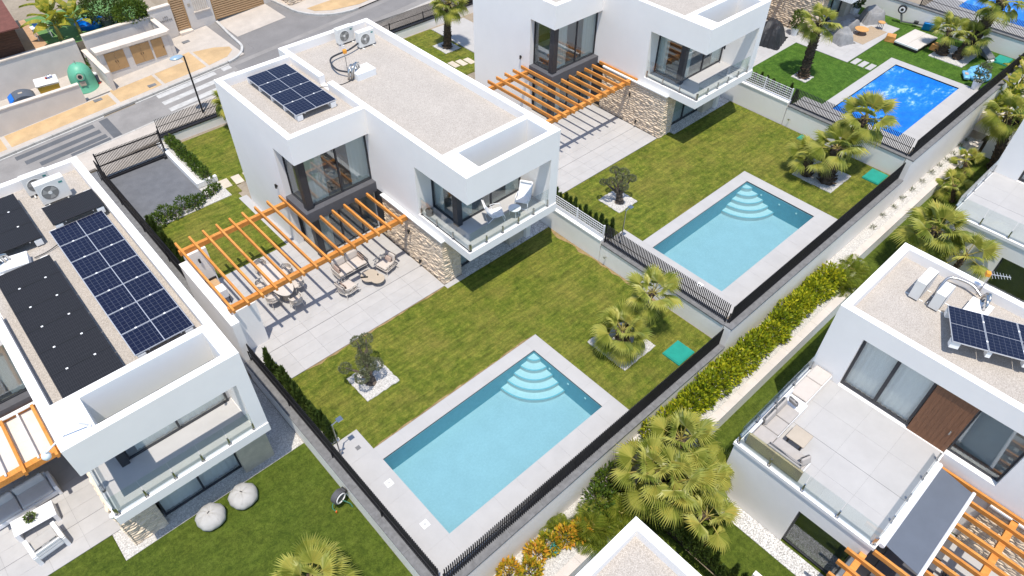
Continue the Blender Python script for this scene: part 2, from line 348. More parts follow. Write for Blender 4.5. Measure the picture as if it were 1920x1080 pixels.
# ------------------------------------------------------------------ mesh helpers
class MB:
    def __init__(s): s.v = []; s.f = []; s.mi = []; s.cur = 0
    def _add(s, vs, fs):
        o = len(s.v); s.v += [tuple(p) for p in vs]
        for f in fs: s.f.append(tuple(i + o for i in f)); s.mi.append(s.cur)
        return s
    def hexa(s, p):
        return s._add(p, [(0, 3, 2, 1), (4, 5, 6, 7), (0, 1, 5, 4), (1, 2, 6, 5), (2, 3, 7, 6), (3, 0, 4, 7)])
    def box(s, x0, x1, y0, y1, z0, z1):
        return s.hexa([(x0, y0, z0), (x1, y0, z0), (x1, y1, z0), (x0, y1, z0), (x0, y0, z1), (x1, y0, z1), (x1, y1, z1), (x0, y1, z1)])
    def obox(s, c, size, rz=0.0, rx=0.0, ry=0.0):
        M = Matrix.Translation(c) @ Euler((rx, ry, rz)).to_matrix().to_4x4()
        a, b, d = (t / 2 for t in size)
        return s.hexa([M @ Vector(p) for p in ((-a, -b, -d), (a, -b, -d), (a, b, -d), (-a, b, -d), (-a, -b, d), (a, -b, d), (a, b, d), (-a, b, d))])
    def bar(s, p0, p1, w, h=None):
        """square bar from p0 to p1"""
        h = h or w
        p0 = Vector(p0); p1 = Vector(p1); d = (p1 - p0); L = d.length
        q = d.to_track_quat('X', 'Z').to_matrix().to_4x4()
        M = Matrix.Translation((p0 + p1) / 2) @ q
        a, b, c = L / 2, w / 2, h / 2
        return s.hexa([M @ Vector(p) for p in ((-a, -b, -c), (a, -b, -c), (a, b, -c), (-a, b, -c), (-a, -b, c), (a, -b, c), (a, b, c), (-a, b, c))])
    def tube(s, pts, r, n=8, caps=True, jit=0.0):
        pts = [Vector(p) for p in pts]; N = len(pts)
        rs = r if isinstance(r, (list, tuple)) else [r] * N
        vs = []; fs = []
        ref = Vector((0, 0, 1))
        for i, p in enumerate(pts):
            t = (pts[min(i + 1, N - 1)] - pts[max(i - 1, 0)]).normalized()
            u = t.cross(ref)
            if u.length < 0.05: u = t.cross(Vector((1, 0, 0)))
            u.normalize(); w = u.cross(t)
            for k in range(n):
                a = 2 * math.pi * k / n
                rr = rs[i] * (1 + (rng.uniform(-jit, jit) if jit else 0))
                vs.append(p + (u * math.cos(a) + w * math.sin(a)) * rr)
        for i in range(N - 1):
            for k in range(n):
                k2 = (k + 1) % n
                fs.append((i * n + k, i * n + k2, (i + 1) * n + k2, (i + 1) * n + k))
        if caps:
            fs.append(tuple(range(n)[::-1])); fs.append(tuple((N - 1) * n + k for k in range(n)))
        return s._add(vs, fs)
    def cyl(s, x, y, z0, z1, r0, r1=None, n=16):
        return s.tube([(x, y, z0), (x, y, z1)], [r0, r0 if r1 is None else r1], n)
    def lathe(s, prof, n=20, c=(0, 0, 0), sx=1.0, sy=1.0):
        vs = [(c[0] + r * sx * math.cos(2 * math.pi * k / n), c[1] + r * sy * math.sin(2 * math.pi * k / n), c[2] + z) for r, z in prof for k in range(n)]
        fs = []
        for i in range(len(prof) - 1):
            for k in range(n):
                k2 = (k + 1) % n
                fs.append((i * n + k, i * n + k2, (i + 1) * n + k2, (i + 1) * n + k))
        fs.append(tuple(range(n)[::-1])); fs.append(tuple((len(prof) - 1) * n + k for k in range(n)))
        return s._add(vs, fs)
    def prism(s, poly, z0, z1):
        n = len(poly)
        vs = [(x, y, z0) for x, y in poly] + [(x, y, z1) for x, y in poly]
        fs = [tuple(range(n))[::-1], tuple(range(n, 2 * n))] + [(i, (i + 1) % n, n + (i + 1) % n, n + i) for i in range(n)]
        return s._add(vs, fs)
    def quad(s, *p): return s._add(p, [tuple(range(len(p)))])
    def mesh(s, name, smooth=False):
        me = bpy.data.meshes.new(name)
        me.from_pydata(s.v, [], s.f); me.update()
        if smooth: me.polygons.foreach_set('use_smooth', [True] * len(me.polygons))
        return me
    def build(s, name, m, parent=None, loc=(0, 0, 0), rz=0.0, smooth=False, bevel=0.0, kind=None):
        me = s.mesh(name, smooth)
        ms = m if isinstance(m, (list, tuple)) else [m]
        for x in ms: me.materials.append(x)
        if len(ms) > 1: me.polygons.foreach_set('material_index', s.mi)
        return place(name, me, parent, loc, rz, bevel, kind)
def place(name, me, parent=None, loc=(0, 0, 0), rz=0.0, bevel=0.0, kind=None, rot=None, scale=None):
    o = bpy.data.objects.new(name, me)
    o.location = loc
    o.rotation_euler = rot if rot is not None else (0, 0, rz)
    if scale is not None: o.scale = (scale,) * 3 if isinstance(scale, (int, float)) else scale
    if parent: o.parent = parent
    COL.objects.link(o)
    if bevel:
        b = o.modifiers.new('bevel', 'BEVEL'); b.width = bevel; b.segments = 2; b.limit_method = 'ANGLE'
        b.angle_limit = R(40)
    if kind: o['kind'] = kind
    return o
def thing(name, label, cat, loc=(0, 0, 0), rz=0.0, group=None, rot=None):
    o = bpy.data.objects.new(name, None)
    o.empty_display_size = 0.2
    o.location = loc; o.rotation_euler = rot if rot is not None else (0, 0, rz)
    COL.objects.link(o)
    return tag(o, label, cat, group)
def tag(o, label, cat, group=None):
    o['label'] = label; o['category'] = cat
    if group: o['group'] = group
    return o
def copy_tree(o, parent=None):
    c = o.copy(); COL.objects.link(c)
    if parent: c.parent = parent
    for ch in list(o.children): copy_tree(ch, c)
    return c
def struct(o): o['kind'] = 'structure'; return o
_rb = {}
def rounded(name, sx, sy, sz, r, m, parent, loc, rz=0.0, rot=None, seg=3, puff=0.0):
    """box with rounded edges, base at z = loc.z (cushions, soft goods)"""
    key = (round(sx, 3), round(sy, 3), round(sz, 3), round(r, 3), seg, puff, m.name)
    if key not in _rb:
        bm = bmesh.new()
        bmesh.ops.create_cube(bm, size=1.0)
        for v in bm.verts: v.co = Vector((v.co.x * sx, v.co.y * sy, (v.co.z + 0.5) * sz))
        bmesh.ops.subdivide_edges(bm, edges=bm.edges[:], cuts=2, use_grid_fill=True)
        edges = [e for e in bm.edges if len(e.link_faces) == 2 and e.calc_face_angle() > 0.5]
        bmesh.ops.bevel(bm, geom=edges, offset=min(r, sz * 0.48, sx * .48, sy * .48), segments=seg, affect='EDGES', profile=0.6)
        if puff:
            for v in bm.verts:
                k = (1 - abs(2 * v.co.x / sx) ** 2) * (1 - abs(2 * v.co.y / sy) ** 2)
                v.co.z += puff * max(0, k) * (1 if v.co.z > sz / 2 else -0.2)
        me = bpy.data.meshes.new(name); bm.to_mesh(me); bm.free()
        me.polygons.foreach_set('use_smooth', [True] * len(me.polygons))
        me.materials.append(m)
        _rb[key] = me
    return place(name, _rb[key], parent, loc, rz, rot=rot)

# ------------------------------------------------------------------ ground, street
EARTH = mat('bare_earth', (0.30, 0.25, 0.19), 0.95, 0.2, 0.3, fine=0.2, fscale=6)
def sheet(name, m, rects, z, t=0.02, kind='structure', parent=None):
    b = MB()
    for x0, x1, y0, y1 in rects: b.box(x0, x1, y0, y1, z - t, z)
    return b.build(name, m, parent, kind=kind)
struct(MB().box(-400, 400, -400, 400, -3.7, -3.6).build('ground', EARTH))
SL = 0.07
def sloped(name, m, rects, off, t=0.03, kind='structure', parent=None):
    b = MB()
    for x0, x1, y0, y1 in rects:
        n = max(1, int((x1 - x0) / 20))
        for i in range(n):
            a = x0 + (x1 - x0) * i / n; c = x0 + (x1 - x0) * (i + 1) / n
            za, zc = SL * a + off, SL * c + off
            b.hexa([(a, y0, za - t), (c, y0, zc - t), (c, y1, zc - t), (a, y1, za - t), (a, y0, za), (c, y0, zc), (c, y1, zc), (a, y1, za)])
    return b.build(name, m, parent, kind=kind)
sloped('street_bed', EARTH, [(-45, 85, 26.3, 75)], -0.05, 3.0)
sloped('road', ASPH, [(-45, 85, 28.35, 31.25)], 0.0)
sloped('road', ASPH2, [(11.9, 17.0, 31.25, 34.3)], 0.0)
sloped('road', ASPH2, [(8.6, 24.0, 31.25, 37.5)], -0.006)
sloped('driveway', PAVEG, [(11.9, 15.8, 34.32, 37.4)], 0.012)
sloped('pavement', PAVEG, [(-45, 85, 26.3, 28.2)], 0.11, 0.12)
for i in range(46):
    x = -22 + i * 1.5
    kb = sloped('kerb', KERB, [(x + .008, x + 1.492, 28.2, 28.35)], 0.12, 0.14)
# far pavement: ochre fields with grey joints, kerb with rounded corner at the driveway
sloped('pavement', PAVEG, [(-30, 11.0, 31.6, 33.7), (2.9, 11.0, 33.7, 37.4)], 0.10, 0.12)
och = [(-16.0, -10.1, 32.0, 33.6), (-9.9, -4.25, 32.0, 33.6), (-4.0, 2.3, 32.0, 33.55), (2.55, 5.3, 32.0, 34.3), (5.5, 8.4, 32.0, 34.7)]
sloped('pavement', OCHRE, och, 0.106, 0.02)
cb = MB()
pts = [(8.6, 32.0), (10.0, 32.15), (10.7, 32.75), (10.75, 33.3), (9.9, 34.0), (8.6, 34.5)]
cb._add([(x, y, SL * x + 0.107) for x, y in pts], [tuple(range(6))])
struct(cb.build('pavement', OCHRE))
for i in range(34):
    x = -26 + i * 1.05
    sloped('kerb', KERB, [(x + .006, x + 1.044, 31.42, 31.6)], 0.12, 0.14)
arc = [(9.74 + 1.75 * math.sin(a), 33.3 - 1.85 * math.cos(a)) for a in [R(d) for d in range(0, 91, 10)]] + [(11.6, 35.0), (11.85, 37.4)]
kb = MB()
for (xa, ya), (xb, yb) in zip(arc[:-1], arc[1:]):
    kb.bar((xa, ya, SL * xa + 0.06), (xb, yb, SL * xb + 0.06), 0.17, 0.16)
struct(kb.build('kerb', PAINT))
kb = MB()
arc2 = [(20.2 - 3.6 * math.sin(a), 35.6 - 4.2 * math.cos(a)) for a in [R(d) for d in range(0, 91, 10)]] + [(16.3, 38.5)]
for (xa, ya), (xb, yb) in zip(arc2[:-1], arc2[1:]):
    kb.bar((xa, ya, SL * xa + 0.06), (xb, yb, SL * xb + 0.06), 0.17, 0.16)
struct(kb.build('kerb', PAINT))
pv = MB(); c2 = arc2[:-1] + [(16.3, 42), (45, 42), (45, 31.42)]
pv._add([(x, y, SL * x + 0.09) for x, y in c2], [tuple(range(len(c2)))[::-1]])
struct(pv.build('pavement', PAVEG))
pv = MB(); c3 = [(20.6, 31.85), (18.7, 32.5), (17.7, 33.4), (17.5, 34.2), (19.5, 34.0), (22.0, 33.3), (22.4, 31.85)]
pv._add([(x, y, SL * x + 0.105) for x, y in c3], [tuple(range(len(c3)))[::-1]])
struct(pv.build('pavement', OCHRE))
# markings and patches
sloped('lane_line', PAINT, [(-30, 1.2, 31.28, 31.40), (3.2, 9.7, 31.28, 31.40), (1.6, 12.0, 28.44, 28.54)], 0.004, 0.02)
for x0, x1, y in ((4.5, 8.5, 30.75), (4.45, 9.5, 29.75), (4.45, 9.5, 28.75), (9.0, 9.6, 30.75)):
    sloped('crosswalk_stripe', PAINT, [(x0, x1, y - 0.02, y + 0.46)], 0.006, 0.02)
for x0, x1, y in ((-4.2, 0.35, 30.55), (-3.9, 0.45, 29.72), (-3.3, 0.55, 28.98), (-1.7, 0.62, 28.42)):
    sloped('asphalt_patch', ASPHD, [(x0, x1, y, y + 0.44)], 0.005, 0.02)
sloped('asphalt_patch', ASPHD, [(0.75, 1.28, 28.6, 31.05)], 0.006, 0.02)
sloped('asphalt_patch', ASPH2, [(9.8, 24, 29.2, 30.8)], 0.004, 0.02)

# ------------------------------------------------------------------ plots
PX = {0: -15.86, 1: 0.0, 2: 16.02, 3: 32.1, 4: 48.2}
PY = {0: -1.05, 1: 0.0, 2: 0.12, 3: 0.10, 4: 0.1}
PZ = {0: -1.15, 1: 0.0, 2: 1.12, 3: 2.36, 4: 3.5}
def minus_hole(x0, x1, y0, y1, hx0, hx1, hy0, hy1):
    return [(x0, x1, y0, hy0), (x0, x1, hy1, y1), (x0, hx0, hy0, hy1), (hx1, x1, hy0, hy1)]
for p in (0, 1, 2, 3, 4):
    dx, dy, z = PX[p], PY[p], PZ[p]
    rr = minus_hole(dx - 1.3, dx + 14.4, -5.15, 26.0, dx - .02, dx + 8.02, dy - 4.02, dy + .02) if p else [(dx - 8, dx + 14.3, -5.15, 26)]
    sheet('terrain', EARTH, rr, z - 0.04, 2.6)
def off(rects, dx, dy): return [(a + dx, b + dx, c + dy, d + dy) for a, b, c, d in rects]
FRONT = [(8.69, 14.35, -5.12, 5.48), (0.01, 8.69, .63, 5.70), (-1.2, 0.01, 1.81, 5.70)]
sheet('lawn', GRASS1, FRONT + [(-.86, 3.75, 13.35, 18.9), (3.35, 6.55, 19.6, 25.6), (3.4, 4.0, 18.9, 19.6), (6.5, 13.5, 18.8, 25.6)], 0.0, 0.05)
sheet('lawn', GRASS1, off([(8.69, 14.35, -5.12, 5.48), (0.01, 8.69, .63, 5.85), (-1.2, 0.01, 1.81, 5.85), (2.4, 6.5, 18.9, 25.7)], PX[2], PY[2]), PZ[2], 0.05)
sheet('lawn', GRASS0, [(-22, -1.63, -5.1, 3.44), (-22, -8.84, 3.44, 4.74)], PZ[0], 0.05)
sheet('lawn', GRASS3, [(30.85, 37.98, .73, 6.0), (38.0, 40.85, .73, 2.3), (40.85, 46.7, -5.0, 2.3), (45.3, 46.7, 2.3, 6.2)], PZ[3], 0.05)
# dry brown edges where turf meets walls and paving
def dry(rects, z, n):
    for i, (x0, x1, y0, y1) in enumerate(rects):
        b = MB(); along = (x1 - x0) > (y1 - y0); L = (x1 - x0) if along else (y1 - y0)
        k = max(6, int(L / .35)); A = []; B = []
        for j in range(k + 1):
            t = j / k; w = rng.uniform(.15, 1.0) if 0 < j < k else .1
            if along: A.append((x0 + L * t, y0, z)); B.append((x0 + L * t, y0 + (y1 - y0) * w, z))
            else: A.append((x1, y0 + L * t, z)); B.append((x1 - (x1 - x0) * w, y0 + L * t, z))
        fs = []
        b._add(A + B, [(j, j + 1, k + 2 + j, k + 1 + j) if along else (j, j + 1, k + 2 + j, k + 1 + j)[::-1] for j in range(k)])
        o = b.build(n, DRYSOIL, kind='structure')
dry([(14.05, 14.34, -2.0, 5.3), (0.05, 7.6, 5.71, 5.56), (0.05, 8.6, .635, .74)], 0.003, 'soil_edge')
# gravel strips by the houses
sheet('gravel_strip', GREYPEB, [(8.76, 14.36, 5.49, 6.25), (13.2, 14.36, 6.25, 24.0)], 0.004, 0.05)
sheet('gravel_strip', GREYPEB, off([(8.76, 14.4, 5.49, 6.25), (13.2, 14.4, 6.25, 24.0)], PX[2], PY[2]), PZ[2] + .004, 0.05)
sheet('gravel_strip', PEBBLE, [(-8.83, -7.8, 3.45, 4.74), (-7.8, -1.64, 3.45, 4.9), (-2.72, -1.64, 4.9, 24)], PZ[0] + .004, 0.05)
sheet('concrete_path', DECKT, [(7.6, 8.75, 5.48, 5.76)], 0.012, 0.06)
sheet('concrete_path', DECKT, [(3.55, 4.0, 11.9, 18.4)], 0.012, 0.06)
sheet('concrete_path', DECKT, [(PX[2] + 6.55, PX[2] + 9.5, 18.9, 25.7), (PX[2] - 1.25, PX[2] + 2.38, 13, 25.7)], PZ[2] + .012, 0.06)
sheet('concrete_path', DECKT, [(30.8, 38.0, 6.0, 9.0)], PZ[3] + .012, .06)

_tm = {}
def tiles(parent, m, rects, z, tx=1.2, ty=0.6, gap=0.006, name='tile', th=0.05, ground=True):
    for x0, x1, y0, y1 in rects:
        nx = max(1, round((x1 - x0) / tx)); ny = max(1, round((y1 - y0) / ty))
        w = (x1 - x0) / nx; d = (y1 - y0) / ny
        key = (round(w, 4), round(d, 4), gap, m.name, th)
        if key not in _tm:
            me = MB().box(-w / 2 + gap / 2, w / 2 - gap / 2, -d / 2 + gap / 2, d / 2 - gap / 2, -th, 0).mesh(name); me.materials.append(m); _tm[key] = me
        for i in range(nx):
            for j in range(ny):
                place(name, _tm[key], parent, (x0 + (i + .5) * w, y0 + (j + .5) * d, z))
def deck(p, pads=True):
    dx, dy, z = PX[p], PY[p], PZ[p]
    base = [(-1.22, 8.68, -5.1, -4.0), (-1.22, 0.0, -4.0, .62), (8.0, 8.68, -4.0, .62), (0.0, 8.0, 0.0, .62)]
    if pads: base.append((-1.22, 0.0, .62, 1.8))
    d = sheet('pool_deck', GROUT, off(base, dx, dy), z + 0.012, 0.06)
    tiles(d, DECKT, off(base, dx, dy), z + 0.018, 1.1, 1.1, 0.004)
    return d
deck(1); deck(2); deck(3)
T1 = [(-1.2, 7.62, 5.72, 7.56), (-1.2, 7.62, 7.585, 11.05), (-1.2, 4.0, 11.05, 13.32), (4.35, 7.62, 11.05, 11.5)]
t = sheet('terrace', JOINT, [(-1.2, 7.62, 5.72, 11.05), (-1.2, 4.0, 11.05, 13.32), (4.35, 7.62, 11.05, 11.5)], 0.010, 0.06)
tiles(t, TILE, T1, 0.018, 1.2, 0.62)
T2 = [(-1.2, 7.62, 5.87, 7.5), (-1.2, 7.62, 7.52, 11.05), (-1.2, 4.0, 11.05, 13.3), (4.35, 7.62, 11.05, 11.5)]
t = sheet('terrace', JOINT, off([(-1.2, 7.62, 5.87, 11.05), (-1.2, 4.0, 11.05, 13.3), (4.35, 7.62, 11.05, 11.5)], PX[2], PY[2]), PZ[2] + .010, 0.06)
tiles(t, TILE, off(T2, PX[2], PY[2]), PZ[2] + .018, 1.2, 0.62)
T0 = [(-22, -8.35, 4.75, 6.05), (-22, -8.35, 6.065, 10.0)]
t = sheet('terrace', JOINT, [(-22, -8.35, 4.75, 10.0)], PZ[0] + .010, 0.06)
tiles(t, TILE, T0, PZ[0] + .018, 1.2, 0.62)
T3 = [(38.0, 45.28, 2.32, 6.3), (31.0, 39.5, 6.3, 9.5)]
t = sheet('terrace', JOINT, T3, PZ[3] + .010, 0.06)
tiles(t, TILE, T3, PZ[3] + .018, 1.2, 0.62)
sheet('pool_deck', DECKT, [(47.1, 60, -5.1, 2.0)], PZ[4] + .012, .06)
# driveway and planters of the middle villa
struct(MB().box(-1.18, 2.30, 19.35, 24.75, -0.06, 0.006).build('driveway', DRIVE))
sheet('pavement', PAVEG, [(-1.18, 2.6, 24.75, 26.3)], 0.05, 0.1)
for x, y in ((3.62, 20.1), (4.30, 20.02), (4.98, 19.95)):
    struct(MB().box(-.24, .24, -.42, .42, -.05, .03).build('stepping_slab', SLABST, None, (x, y, 0), R(-4), bevel=.01))
for x, y in ((20.45, 20.6), (21.0, 20.45), (21.55, 20.3)):
    struct(MB().box(-.22, .22, -.42, .42, -.05, .03).build('stepping_slab', SLABST, None, (x, y, PZ[2]), 0, bevel=.01))
for x, y in ((38.55, 2.0), (38.55, 1.5), (38.55, 1.0)):
    struct(MB().box(-.45, .45, -.18, .18, -.05, .03).build('stepping_slab', DECKT, None, (x, y, PZ[3]), 0, bevel=.01))

# ------------------------------------------------------------------ pools
def pool(p, label, cover=False):
    t = thing('swimming_pool', label, 'pool', (PX[p], PY[p], PZ[p]), 0, 'pools in the row of gardens')
    D = 1.15
    b = MB()
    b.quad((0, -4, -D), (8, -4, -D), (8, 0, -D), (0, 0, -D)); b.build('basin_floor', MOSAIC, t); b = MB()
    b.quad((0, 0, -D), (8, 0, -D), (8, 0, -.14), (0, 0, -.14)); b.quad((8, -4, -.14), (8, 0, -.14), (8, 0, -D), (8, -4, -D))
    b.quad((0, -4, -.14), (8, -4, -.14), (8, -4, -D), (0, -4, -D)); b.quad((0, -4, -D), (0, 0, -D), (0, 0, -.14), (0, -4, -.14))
    b.build('basin_wall', WALLSHADE, t)
    w = MB()
    for a, c in (((0, 0), (8, 0)), ((8, 0), (8, -4)), ((8, -4), (0, -4)), ((0, -4), (0, 0))):
        w.quad((a[0], a[1], -.14), (c[0], c[1], -.14), (c[0], c[1], .01), (a[0], a[1], .01))
    w.build('waterline_band', WLINE, t)
    if cover:
        g = MB(); nx, ny = 40, 20
        hs = {(i, j): -.05 + .02 * math.sin(i * 1.3 + j * .7) * rng.random() for i in range(nx + 1) for j in range(ny + 1)}
        for i in range(nx):
            for j in range(ny):
                P = lambda a, c: (.02 + 7.96 * a / nx, -3.98 + 3.96 * c / ny, hs[a, c])
                g.quad(P(i, j), P(i + 1, j), P(i + 1, j + 1), P(i, j + 1))
        g.build('cover', COVER, t)
        return t
    for k, r in enumerate((0.42, 0.82, 1.2, 1.58, 1.96)):
        z = -.20 - .19 * k
        arc = [(8 - r * math.cos(a), -r * math.sin(a)) for a in [math.pi / 2 * i / 20 for i in range(21)]]
        st = MB(); st.prism([(8, 0)] + arc, -D, z - .035 * 0)
        st.build('step', STEPT, t)
        rim = MB()
        for i in range(20):
            (xa, ya), (xb, yb) = arc[i], arc[i + 1]
            f = (r - .055) / r
            A2 = (8 - (8 - xa) * f, ya * f); B2 = (8 - (8 - xb) * f, yb * f)
            rim._add([(xa, ya, z + .004), (xb, yb, z + .004), (*B2, z + .004), (*A2, z + .004)], [(0, 1, 2, 3)])
        rim.build('step_nosing', WLINE, t)
    MB().quad((0.002, -3.998, -.075), (7.998, -3.998, -.075), (7.998, -.002, -.075), (.002, -.002, -.075)).build('water', WATER, t)
    for y in (-1.0, -2.1, -3.1):
        MB().cyl(0, 0, -.01, .01, .05, n=10).build('inlet', PLASTIC, t, (7.99, y, -.35)).rotation_euler = (0, R(90), 0)
    return t
pool(1, 'open turquoise pool of the middle villa, nearest the camera, corner fan steps')
pool(2, 'open turquoise pool one terrace above, right of the boundary fence and palms')
pool(3, 'pool under a creased blue cover beside a lawn with a day bed', True)
struct(MB().box(49.0, 58, -4.2, 1.2, 3.35, 3.44).build('pool_floor', COVER))
pc = thing('swimming_pool', 'bright blue covered pool cut by the top right corner of the photo', 'pool', (49, -4, 3.5), 0, 'pools in the row of gardens')
MB().box(0, 9, 0, 4.4, -.04, .03).build('cover', COVER, pc)
for x, y, z, lab in ((-.42, -.98, 0, 'white square skimmer lid beside the near pool, upper of two'), (-.42, -3.15, 0, 'white square skimmer lid beside the near pool, lower of two'), (15.62, -2.95, 1.12, 'white square skimmer lid beside the second open pool')):
    s = thing('skimmer_lid', lab, 'lid', (x, y, z + .018), 0, 'skimmer lids on the pool decks')
    MB().box(-.14, .14, -.14, .14, 0, .012).build('cover_plate', PLASTIC, s, bevel=.003)
    MB().cyl(0, 0, .012, .02, .03, n=12).build('finger_hole', CAPM, s)
MB().box(-.09, .09, -.09, .09, 0, .006).build('floor_drain', CAPM, tag(thing('shower_drain', 'small square grey drain grate in the paving by the shower', 'drain', (-.42, 1.05, .018)), 'small square grey drain grate in the paving by the shower', 'drain'))

# ------------------------------------------------------------------ walls and fences
def wall(label, x0, x1, y0, y1, z0, z1, cap=None, capm=None, ov=.035, m=None, ct=.07, group=None, cat='wall'):
    t = thing('garden_wall', label, cat, ((x0 + x1) / 2, (y0 + y1) / 2, z0), 0, group)
    hx, hy = (x1 - x0) / 2, (y1 - y0) / 2
    zz = z1 - z0 - (ct if capm else 0)
    MB().box(-hx, hx, -hy, hy, 0, zz).build('wall', m or WHITE, t)
    if capm:
        L = max(hx, hy) * 2; n = max(1, round(L / 1.6)); alongx = hx > hy
        for i in range(n):
            a = -max(hx, hy) + L * i / n + .003; c = -max(hx, hy) + L * (i + 1) / n - .003
            b = MB()
            if alongx: b.box(a, c, -hy - ov, hy + ov, zz, zz + ct)
            else: b.box(-hx - ov, hx + ov, a, c, zz, zz + ct)
            b.build('coping', capm, t)
    return t
_sl = {}
def slat_mesh(h, w, d):
    k = (round(h, 3), w, d)
    if k not in _sl:
        me = MB().box(-w / 2, w / 2, -d / 2, d / 2, 0, h).mesh('slat'); me.materials.append(SLATM); _sl[k] = me
    return _sl[k]
def fence(label, p0, p1, h=1.0, sp=.088, w=.03, d=.05, posts=3.0, group='black vertical slat fences', name='slat_fence', z1=None):
    p0 = Vector(p0); p1 = Vector(p1); dv = p1 - p0; L = Vector((dv.x, dv.y)).length
    a = math.atan2(dv.y, dv.x)
    t = thing(name, label, 'fence', p0, a, group)
    n = int(L / sp); me = slat_mesh(h, w, d); rise = dv.z / L
    for i in range(n):
        x = (i + .5) * L / n
        place('slat', me, t, (x, 0, .03 + x * rise))
    for zz in (.10, h * .52):
        MB().bar((0, d / 2 + .012, zz), (L, d / 2 + .012, zz + dv.z), .02, .03).build('rail', SLATM, t)
    k = max(1, round(L / posts))
    for i in range(k + 1):
        x = min(max(L * i / k, .03), L - .03)
        MB().box(-.025, .025, d / 2 + .024, d / 2 + .06, 0, h * .58).build('post', SLATM, t, (x, 0, x * rise))
    return t
# front retaining wall, one length per plot
wall('long white retaining wall below the near pool and its black fence', -1.62, 14.36, -5.5, -5.16, -3.2, 0.02, 1, CAPM)
wall('white retaining wall below the second open pool, above the leafy hedge', 14.40, 30.42, -5.5, -5.16, -3.2, PZ[2] + .02, 1, CAPM)
wall('white retaining wall below the blue covered pool, top right', 30.46, 46.6, -5.5, -5.16, -3.2, PZ[3] + .02, 1, CAPM)
wall('white retaining wall in the far top right corner above banana leaves', 46.64, 62, -5.5, -5.16, -3.2, PZ[4] + .02, 1, CAPM)
wall('low front wall of the lower left garden, grey coping', -22, -1.66, -5.5, -5.16, -4, PZ[0] + .02, 1, CAPM)
fence('black slat fence along the low side of the near pool', (-1.2, -5.24, .02), (14.3, -5.24, .02))
fence('black slat fence along the low side of the second open pool', (14.6, -5.24, PZ[2] + .02), (30.4, -5.24, PZ[2] + .02))
fence('black slat fence along the low side of the blue covered pool', (30.66, -5.24, PZ[3] + .02), (46.6, -5.24, PZ[3] + .02))
# boundary between lower left plot and the middle plot
wall('grey capped white boundary wall right of the beanbag lawn', -1.62, -1.24, -5.12, 7.78, -1.8, 0.02, 1, CAPM, ct=.06)
wall('tall plain white side wall under the near pergola', -1.56, -1.24, 7.80, 12.72, -1.8, 2.30, 1, WHITE2, ov=.02)
wall('grey capped white wall beside the charcoal driveway', -1.62, -1.24, 12.76, 25.6, -1.8, 0.22, 1, CAPM, ct=.06)
fence('black slat fence between the beanbag lawn and the near pool', (-1.31, -5.1, .02), (-1.31, 7.76, .02), h=1.0)
fence('tall black slat fence beside the charcoal driveway', (-1.31, 12.8, .22), (-1.31, 24.6, .22), h=1.25)
wall('white wing wall carrying the front end of the near pergola beam', -1.22, -.24, 8.26, 8.50, -.03, 2.44, group='white wing walls under the near pergola')
wall('white wing wall behind the barbecue, carrying the back pergola beam', -1.22, -.24, 12.80, 13.04, -.03, 2.44, group='white wing walls under the near pergola')
# boundary between middle plot and upper plot
wall('grey capped white boundary wall behind the twin palms', 14.40, 14.74, -5.12, 1.98, -.4, PZ[2] + .03, 1, CAPM)
wall('white topped boundary wall right of the villa with the balcony chairs', 14.40, 14.74, 2.02, 25.6, -.4, PZ[2] + .18, 1, WHITE2)
fence('black slat fence between the twin palms and the second pool', (14.62, -5.1, PZ[2] + .03), (14.62, 1.95, PZ[2] + .03))
wall('white boundary wall behind the tall triple palm', 30.46, 30.80, -5.12, 1.98, .6, PZ[3] + .03, 1, CAPM)
wall('white topped boundary wall beside the upper right villa', 30.46, 30.80, 2.02, 25.6, .6, PZ[3] + .18, 1, WHITE2)
fence('black slat fence between the triple palm and the blue covered pool', (30.68, -5.1, PZ[3] + .03), (30.68, 1.95, PZ[3] + .03))
wall('white wall with exercise gear against it, top right garden', 46.74, 47.08, -5.12, 12, 1.9, PZ[4] + .06, 1, CAPM)
fence('black slat fence above the white wall in the top right garden', (46.95, -5.1, PZ[4] + .06), (46.95, 2.2, PZ[4] + .06))
def mesh_fence(label, p0, p1, h):
    p0 = Vector(p0); p1 = Vector(p1); dv = p1 - p0; L = dv.length
    t = thing('mesh_fence', label, 'fence', p0, math.atan2(dv.y, dv.x), 'white bar fences on the boundary walls')
    k = max(1, round(L / 1.6))
    for i in range(k + 1):
        MB().box(-.03, .03, -.03, .03, 0, h + .04).build('post', WPAINT, t, (L * i / k, 0, 0))
    for i in range(6):
        MB().box(.03, L - .03, -.012, .012, .08 + i * (h - .1) / 5 - .012, .08 + i * (h - .1) / 5 + .012).build('rail', WPAINT, t)
    n = int(L / .12)
    for i in range(n):
        x = (i + .5) * L / n
        MB().box(-.006, .006, .012, .024, .04, h - .02).build('wire', WPAINT, t, (x, 0, 0))
    return t
mesh_fence('white bar fence beside the balcony corner of the middle villa', (14.57, 2.05, PZ[2] + .18), (14.57, 5.6, PZ[2] + .18), .78)
mesh_fence('white bar fence beside the upper right villa, near the leaning palm', (30.63, 2.05, PZ[3] + .18), (30.63, 5.6, PZ[3] + .18), .78)
